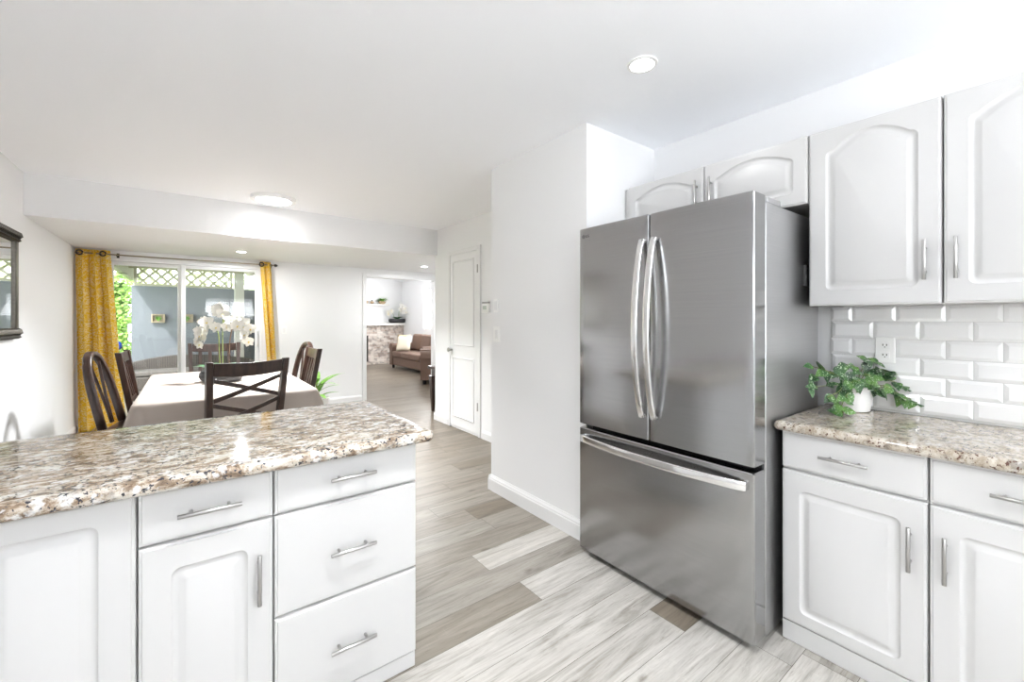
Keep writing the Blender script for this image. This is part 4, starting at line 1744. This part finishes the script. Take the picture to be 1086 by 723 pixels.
for k in range(60):
    a = rnd.uniform(0, 2 * PI)
    e = rnd.uniform(.2, 2.0)
    q = (math.cos(a) * rnd.uniform(0, .12), math.sin(a) * .04, rnd.uniform(.06, .14))
    b.leaf(q, (math.cos(a), math.sin(a) * .3 - .05, e), (0, 0, 1), rnd.uniform(.07, .12), .05, .2, .5)
b.build('foliage', LEAFL, sp, smooth='all')
for k, (xx, hh, lb) in enumerate(((4.10, .10, 'small round wicker-brown ornament, left of the two beside the shelf plant'), (4.27, .085, 'small round wicker-brown ornament, nearer of the two to the shelf plant'))):
    o = empty('ornament', (xx, 12.36, 1.736), 0, lb, 'ornament', 'round ornaments on the floating shelf')
    b = MB()
    b.lathe([(.02, 0), (.045, hh * .2), (.06, hh * .5), (.045, hh * .8), (.02, hh)], n=18)
    b.build('ball', TANF, o, smooth=True)
    b = MB()
    b.lathe([(.02, hh), (.014, hh + .02), (.018, hh + .03)], n=14)
    b.build('rim', DARKM, o, smooth=True)


def sofa(name, loc, rz, w, d, seats, label, cat, parts=True):
    """sofa facing local -y, width along x, rolled arms"""
    r = empty(name, loc, rz, label, cat)
    MB().box(.06, w - .06, .03, d - .04, .09, .30).build('base', SOFA, r, bevel=.02)
    MB().box(.18, w - .18, d - .26, d - .03, .30, .80).build('back', SOFA, r, bevel=.05, seg=4)
    for s in (0, 1):
        x0 = 0 if s == 0 else w - .2
        b = MB()
        prof = [(.03, .09), (.19, .09), (.19, .48), (.215, .52), (.215, .59), (.18, .64), (.11, .66), (.04, .64), (.0, .59), (-.005, .52), (.03, .47)]
        if s:
            prof = [(.2 - a, z) for a, z in prof]
        b.loops([[(x0 + a, y, z) for a, z in prof] for y in (0, .01, d - .05, d - .04)])
        b.build('arm', SOFA, r, smooth=True)
    cw_ = (w - .44) / seats
    for k in range(seats):
        xa = .22 + cw_ * k
        MB().box(xa + .004, xa + cw_ - .004, -.01, d - .26, .305, .46).build('seat_cushion', SOFA, r, bevel=.045, seg=4)
        b = MB()
        M = Matrix.Translation((0, d - .28, .45)) @ Matrix.Rotation(R(-10), 4, 'X')
        b.box(xa + .01, xa + cw_ - .01, -.15, .0, .0, .44, M=M)
        b.build('back_cushion', SOFA, r, bevel=.06, seg=4)
    for fx in (.1, w - .1):
        for fy in (.08, d - .12):
            b = MB()
            b.lathe([(.03, 0), (.04, .088)], (fx, fy, 0), 12)
            b.build('foot', BLACK, r, smooth=True)
    return r


sofa('sofa', (4.28, 11.05, 0), -PI / 2, 2.1, .92, 3, 'brown upholstered sofa with rolled arms along the living room window wall', 'sofa')
sofa('armchair', (4.02, 8.58, 0), -PI / 2 - R(25), .92, .92, 1, 'brown upholstered armchair with rolled arm just inside the doorway', 'armchair')


def pillow(loc, rot, s, m, label):
    b = MB()
    n = 10
    V = {}
    for sd in (-1, 1):
        g_ = []
        for i in range(n + 1):
            row = []
            for j in range(n + 1):
                u, v = i / n * 2 - 1, j / n * 2 - 1
                k = (1 - u ** 4) * (1 - v ** 4)
                pin = 1 - .06 * (1 - abs(u * v))
                row.append(b.bm.verts.new((u * s / 2 * pin, sd * (.002 + .055 * k ** .6), v * s / 2 * pin)))
            g_.append(row)
        for i in range(n):
            for j in range(n):
                b.bm.faces.new((g_[i][j], g_[i + 1][j], g_[i + 1][j + 1], g_[i][j + 1]))
        V[sd] = g_
    bmesh.ops.remove_doubles(b.bm, verts=b.bm.verts[:], dist=.005)
    o = b.build('throw_pillow', m, smooth='all', loc=loc, rot=rot)
    setp(o, label, 'pillow')


pillow((4.50, 10.62, .69), (R(-14), 0, R(-52)), .40, TANF, 'tan throw pillow tucked behind the cream one on the sofa')
pillow((4.40, 10.36, .67), (R(-16), 0, R(-48)), .38, CREAM, 'square cream throw pillow in front on the sofa')

# ------------------------------------------------------------------ patio outside the sliding door
structure(box('ground_lawn', -9, 2.09, YB + .121, 24, -.12, -.06, GRASS))
structure(box('ground_patio', -1.6, 2.09, YB + .121, 11.0, -.059, -.012, CONC))
YO = 11.0
o = box('garden_wall', -.87, 2.08, YO, YO + .2, -.012, 1.945, BLUEW)
setp(o, 'blue-grey stucco patio wall beyond the glass door', 'wall')
# lattice screen above the wall
lt = empty('lattice_screen', (0, YO + .05, 0), 0, 'cream wooden lattice screen on top of the blue-grey patio wall', 'lattice')
b = MB()
lx0, lx1, lz0, lz1 = -.84, .77, 1.95, 2.33
b.box(lx0, lx1, -.03, .03, lz0, lz0 + .045)
b.box(lx0, lx1, -.03, .03, lz1 - .03, lz1)
b.box(lx0, lx0 + .045, -.03, .03, lz0 + .045, lz1 - .03)
b.box(lx1 - .045, lx1, -.03, .03, lz0 + .045, lz1 - .03)
b.build('border', CREAMP, lt, bevel=.003)
b = MB()
hh = lz1 - lz0 - .075
zb = lz0 + .045
step = .19
for sgn in (-1, 1):
    x = lx0 - hh
    while x < lx1:
        a0, a1 = (x, x + hh) if sgn > 0 else (x + hh, x)
        # clip to the border
        p = []
        for t in (0, 1):
            p.append((a0 + (a1 - a0) * t, zb + hh * t))
        (xa, za), (xb_, zb_) = p
        def clipx(xa, za, xb_, zb_):
            lo, hi = lx0 + .04, lx1 - .04
            if max(xa, xb_) <= lo or min(xa, xb_) >= hi:
                return None
            def at(xv):
                return za + (zb_ - za) * (xv - xa) / (xb_ - xa)
            if xa < lo: za_, xa_ = at(lo), lo
            elif xa > hi: za_, xa_ = at(hi), hi
            else: za_, xa_ = za, xa
            if xb_ < lo: zc_, xc_ = at(lo), lo
            elif xb_ > hi: zc_, xc_ = at(hi), hi
            else: zc_, xc_ = zb_, xb_
            return xa_, za_, xc_, zc_
        c = clipx(xa, za, xb_, zb_)
        if c and abs(c[0] - c[2]) > .01:
            yy = .008 * sgn
            b.tube([(c[0], yy, c[1]), (c[2], yy, c[3])], 1.0, 4, flat=(.020, .006, (0, 1, 0)))
        x += step
b.build('slats', CREAMP, lt)
# patio cover
pc = empty('patio_cover', (0, 0, 0), 0, 'cream painted patio cover with a fascia beam over the back yard', 'patio cover')
box('roof_deck', -.88, 2.09, YB + .125, YO + .3, 2.34, 2.40, mat('cover_paint', (.62, .64, .52), .7), pc)
box('fascia_beam', -.92, -.85, YB + .125, YO + .3, 2.06, 2.34, CREAMP, pc, bevel=.005)
for k in range(3):
    yy = YB + 1.0 + k * 1.2
    box('rafter', -.85, 2.09, yy, yy + .05, 2.22, 2.338, CREAMP, pc)
o = box('patio_post', .79, .96, 10.75, 10.95, -.012, 2.339, mat('post_paint', (.50, .48, .43), .6), None, bevel=.008)
setp(o, 'square white patio post in front of the blue-grey wall', 'post')
# hanging lantern
hl = empty('hanging_lantern', (.86, 8.6, 2.338), 0, 'hanging lamp with a dark cap and pale bowl under the patio cover', 'lamp')
b = MB()
b.lathe([(.05, 0), (.05, -.03), (.015, -.035), (.015, -.08), (.14, -.10), (.14, -.14)], n=24)
b.build('cap', mat('taupe_metal', (.18, .15, .12), .4, metal=.5), hl, smooth=True)
b = MB()
b.lathe([(.13, -.141), (.12, -.20), (.08, -.27), (.02, -.30)], n=24)
b.build('bowl_shade', mat('alabaster', (.75, .70, .62), .4), hl, smooth=True)
# outdoor ceiling fan
cf = empty('ceiling_fan', (-1.02, 9.0, 0), 0, 'small dark outdoor ceiling fan seen beside the left curtain', 'fan')
box('support_arm', .0, .12, -.02, .02, 2.13, 2.17, DARKM, cf)
b = MB()
b.tube([(.0, 0, 2.17), (.0, 0, 2.06)], .012, 8)
b.lathe([(.02, 2.06), (.05, 2.04), (.055, 1.99), (.03, 1.95), (.01, 1.90)], n=18)
b.build('motor', DARKM, cf, smooth=True)
for k in range(4):
    a = R(20 + 90 * k)
    b = MB()
    M = Matrix.Rotation(a, 4, 'Z') @ Matrix.Translation((0, 0, 2.02)) @ Matrix.Rotation(R(10), 4, 'X')
    b.box(.05, .26, -.03, .03, -.003, .003, M=M)
    b.build('blade', DARKM, cf)
# blue garden ball
gb = empty('garden_ball', (-.93, 9.3, -.012), 0, 'shiny blue ball on a stake in front of the hedge', 'garden ornament')
b = MB()
b.tube([(0, 0, 0), (0, 0, .80)], .008, 6)
b.build('stake', DARKM, gb)
b = MB()
b.lathe([(.085 * math.sin(PI * k / 10) + .0008, .88 - .085 * math.cos(PI * k / 10)) for k in range(11)], n=20)
b.build('ball', BLUEB, gb, smooth=True)


def wall_planter(x, z, label):
    r = empty('wall_planter', (x, YO - .001, z), 0, label, 'wall decoration', 'framed succulents on the patio wall')
    b = MB()
    s, t = .105, .024
    b.box(-s, s, -.09, 0, s * .8 - t, s * .8)
    b.box(-s, s, -.09, 0, -s * .8, -s * .8 + t)
    b.box(-s, -s + t, -.09, 0, -s * .8 + t, s * .8 - t)
    b.box(s - t, s, -.09, 0, -s * .8 + t, s * .8 - t)
    b.box(-s + t, s - t, -.03, 0, -s * .8 + t, s * .8 - t)
    b.build('frame', mat('weathered_wood', (.34, .27, .18), .8, var=.2, bscale=30), r, bevel=.004)
    b = MB()
    for k in range(26):
        a = k * 2.4
        b.leaf((0, -.035, 0), (math.cos(a), -.2 - .03 * k, math.sin(a)), (0, -1, 0), .07 - .0017 * k, .035, .2, -.2, n=4)
    b.build('succulent', LEAFL, r, smooth='all')


wall_planter(-.47, 1.31, 'framed green succulent on the patio wall, seen through the left glass panel')
wall_planter(-.02, 1.31, 'framed green succulent on the patio wall, just right of the door mullion')
# wicker bench
wb = empty('wicker_bench', (-.86, 9.35, -.012), 0, 'dark wicker outdoor loveseat with a curved back on the patio', 'bench')
b = MB()
pts = []
n = 20
top = [(1.9 * i / n, .52 + .13 * math.sin(PI * (i / n) ** .8)) for i in range(n + 1)]
b.loops([[(x, .55, .12), (x, .62, .12), (x, .66, z), (x, .59, z)] for x, z in top])
b.build('back', WICKER, wb, bevel=.01)
MB().box(.0, 1.9, .0, .545, .12, .34).build('seat', WICKER, wb, bevel=.02)
MB().box(.09, 1.81, .02, .54, .345, .43).build('cushion', mat('grey_cushion', (.12, .11, .10), .9), wb, bevel=.03, seg=3)
for s in (0, 1.82):
    MB().box(s - .0, s + .08, -.01, .56, .345, .52).build('arm', WICKER, wb, bevel=.03, seg=3)
for fx in (.06, 1.84):
    for fy in (.06, .55):
        b = MB()
        b.lathe([(.02, 0), (.025, .12)], (fx, fy, 0), 10)
        b.build('leg', WICKER, wb)
# hedge
hd = empty('hedge', (0, 0, 0), 0, 'tall bright green leafy hedge at the left of the patio wall', 'hedge')
box('core', -5.0, -1.05, 11.75, 12.6, -.06, 2.05, HEDGEC, hd)
rnd = random.Random(8)
b = MB()
for k in range(5200):
    x = rnd.uniform(-3.2, -.80)
    z = rnd.uniform(-.04, 2.25)
    y = 11.72 - rnd.uniform(0, .28) + .12 * math.sin(x * 5) * math.sin(z * 4)
    a, e = rnd.uniform(0, 2 * PI), rnd.uniform(-1, 1)
    b.leaf((x, y, z), (math.cos(a), -abs(math.sin(a)) * .8, e), (rnd.uniform(-1, 1), -1, .8), rnd.uniform(.07, .12), .06, .1, .2, n=2, heart=False)
b.build('foliage', HEDGE, hd)
tr = empty('garden_tree', (.6, 13.2, -.06), 0, 'yellow-green tree foliage showing through the lattice above the patio wall', 'tree')
b = MB()
b.tube([(0, 0, 0), (.05, .02, 1.2), (0, 0, 2.2)], [.12, .09, .06], 10)
b.build('trunk', STEMB, tr, smooth=True)
b = MB()
for k in range(2600):
    a, q = rnd.uniform(0, 2 * PI), rnd.random() ** .5
    x, z = 2.3 * q * math.cos(a), 2.75 + 1.0 * q * math.sin(a)
    y = rnd.uniform(-.45, .45) * (1 - q * .6)
    a, e = rnd.uniform(0, 2 * PI), rnd.uniform(-1, 1)
    b.leaf((x, y, z), (math.cos(a), -abs(math.sin(a)) * .8, e), (rnd.uniform(-1, 1), -1, .8), rnd.uniform(.10, .16), .08, .1, .2, n=2, heart=False)
b.build('crown', mat('pale_leaf', (0.60, 0.68, 0.36), 0.6, var=0.3, bscale=3), tr)

print('script done')
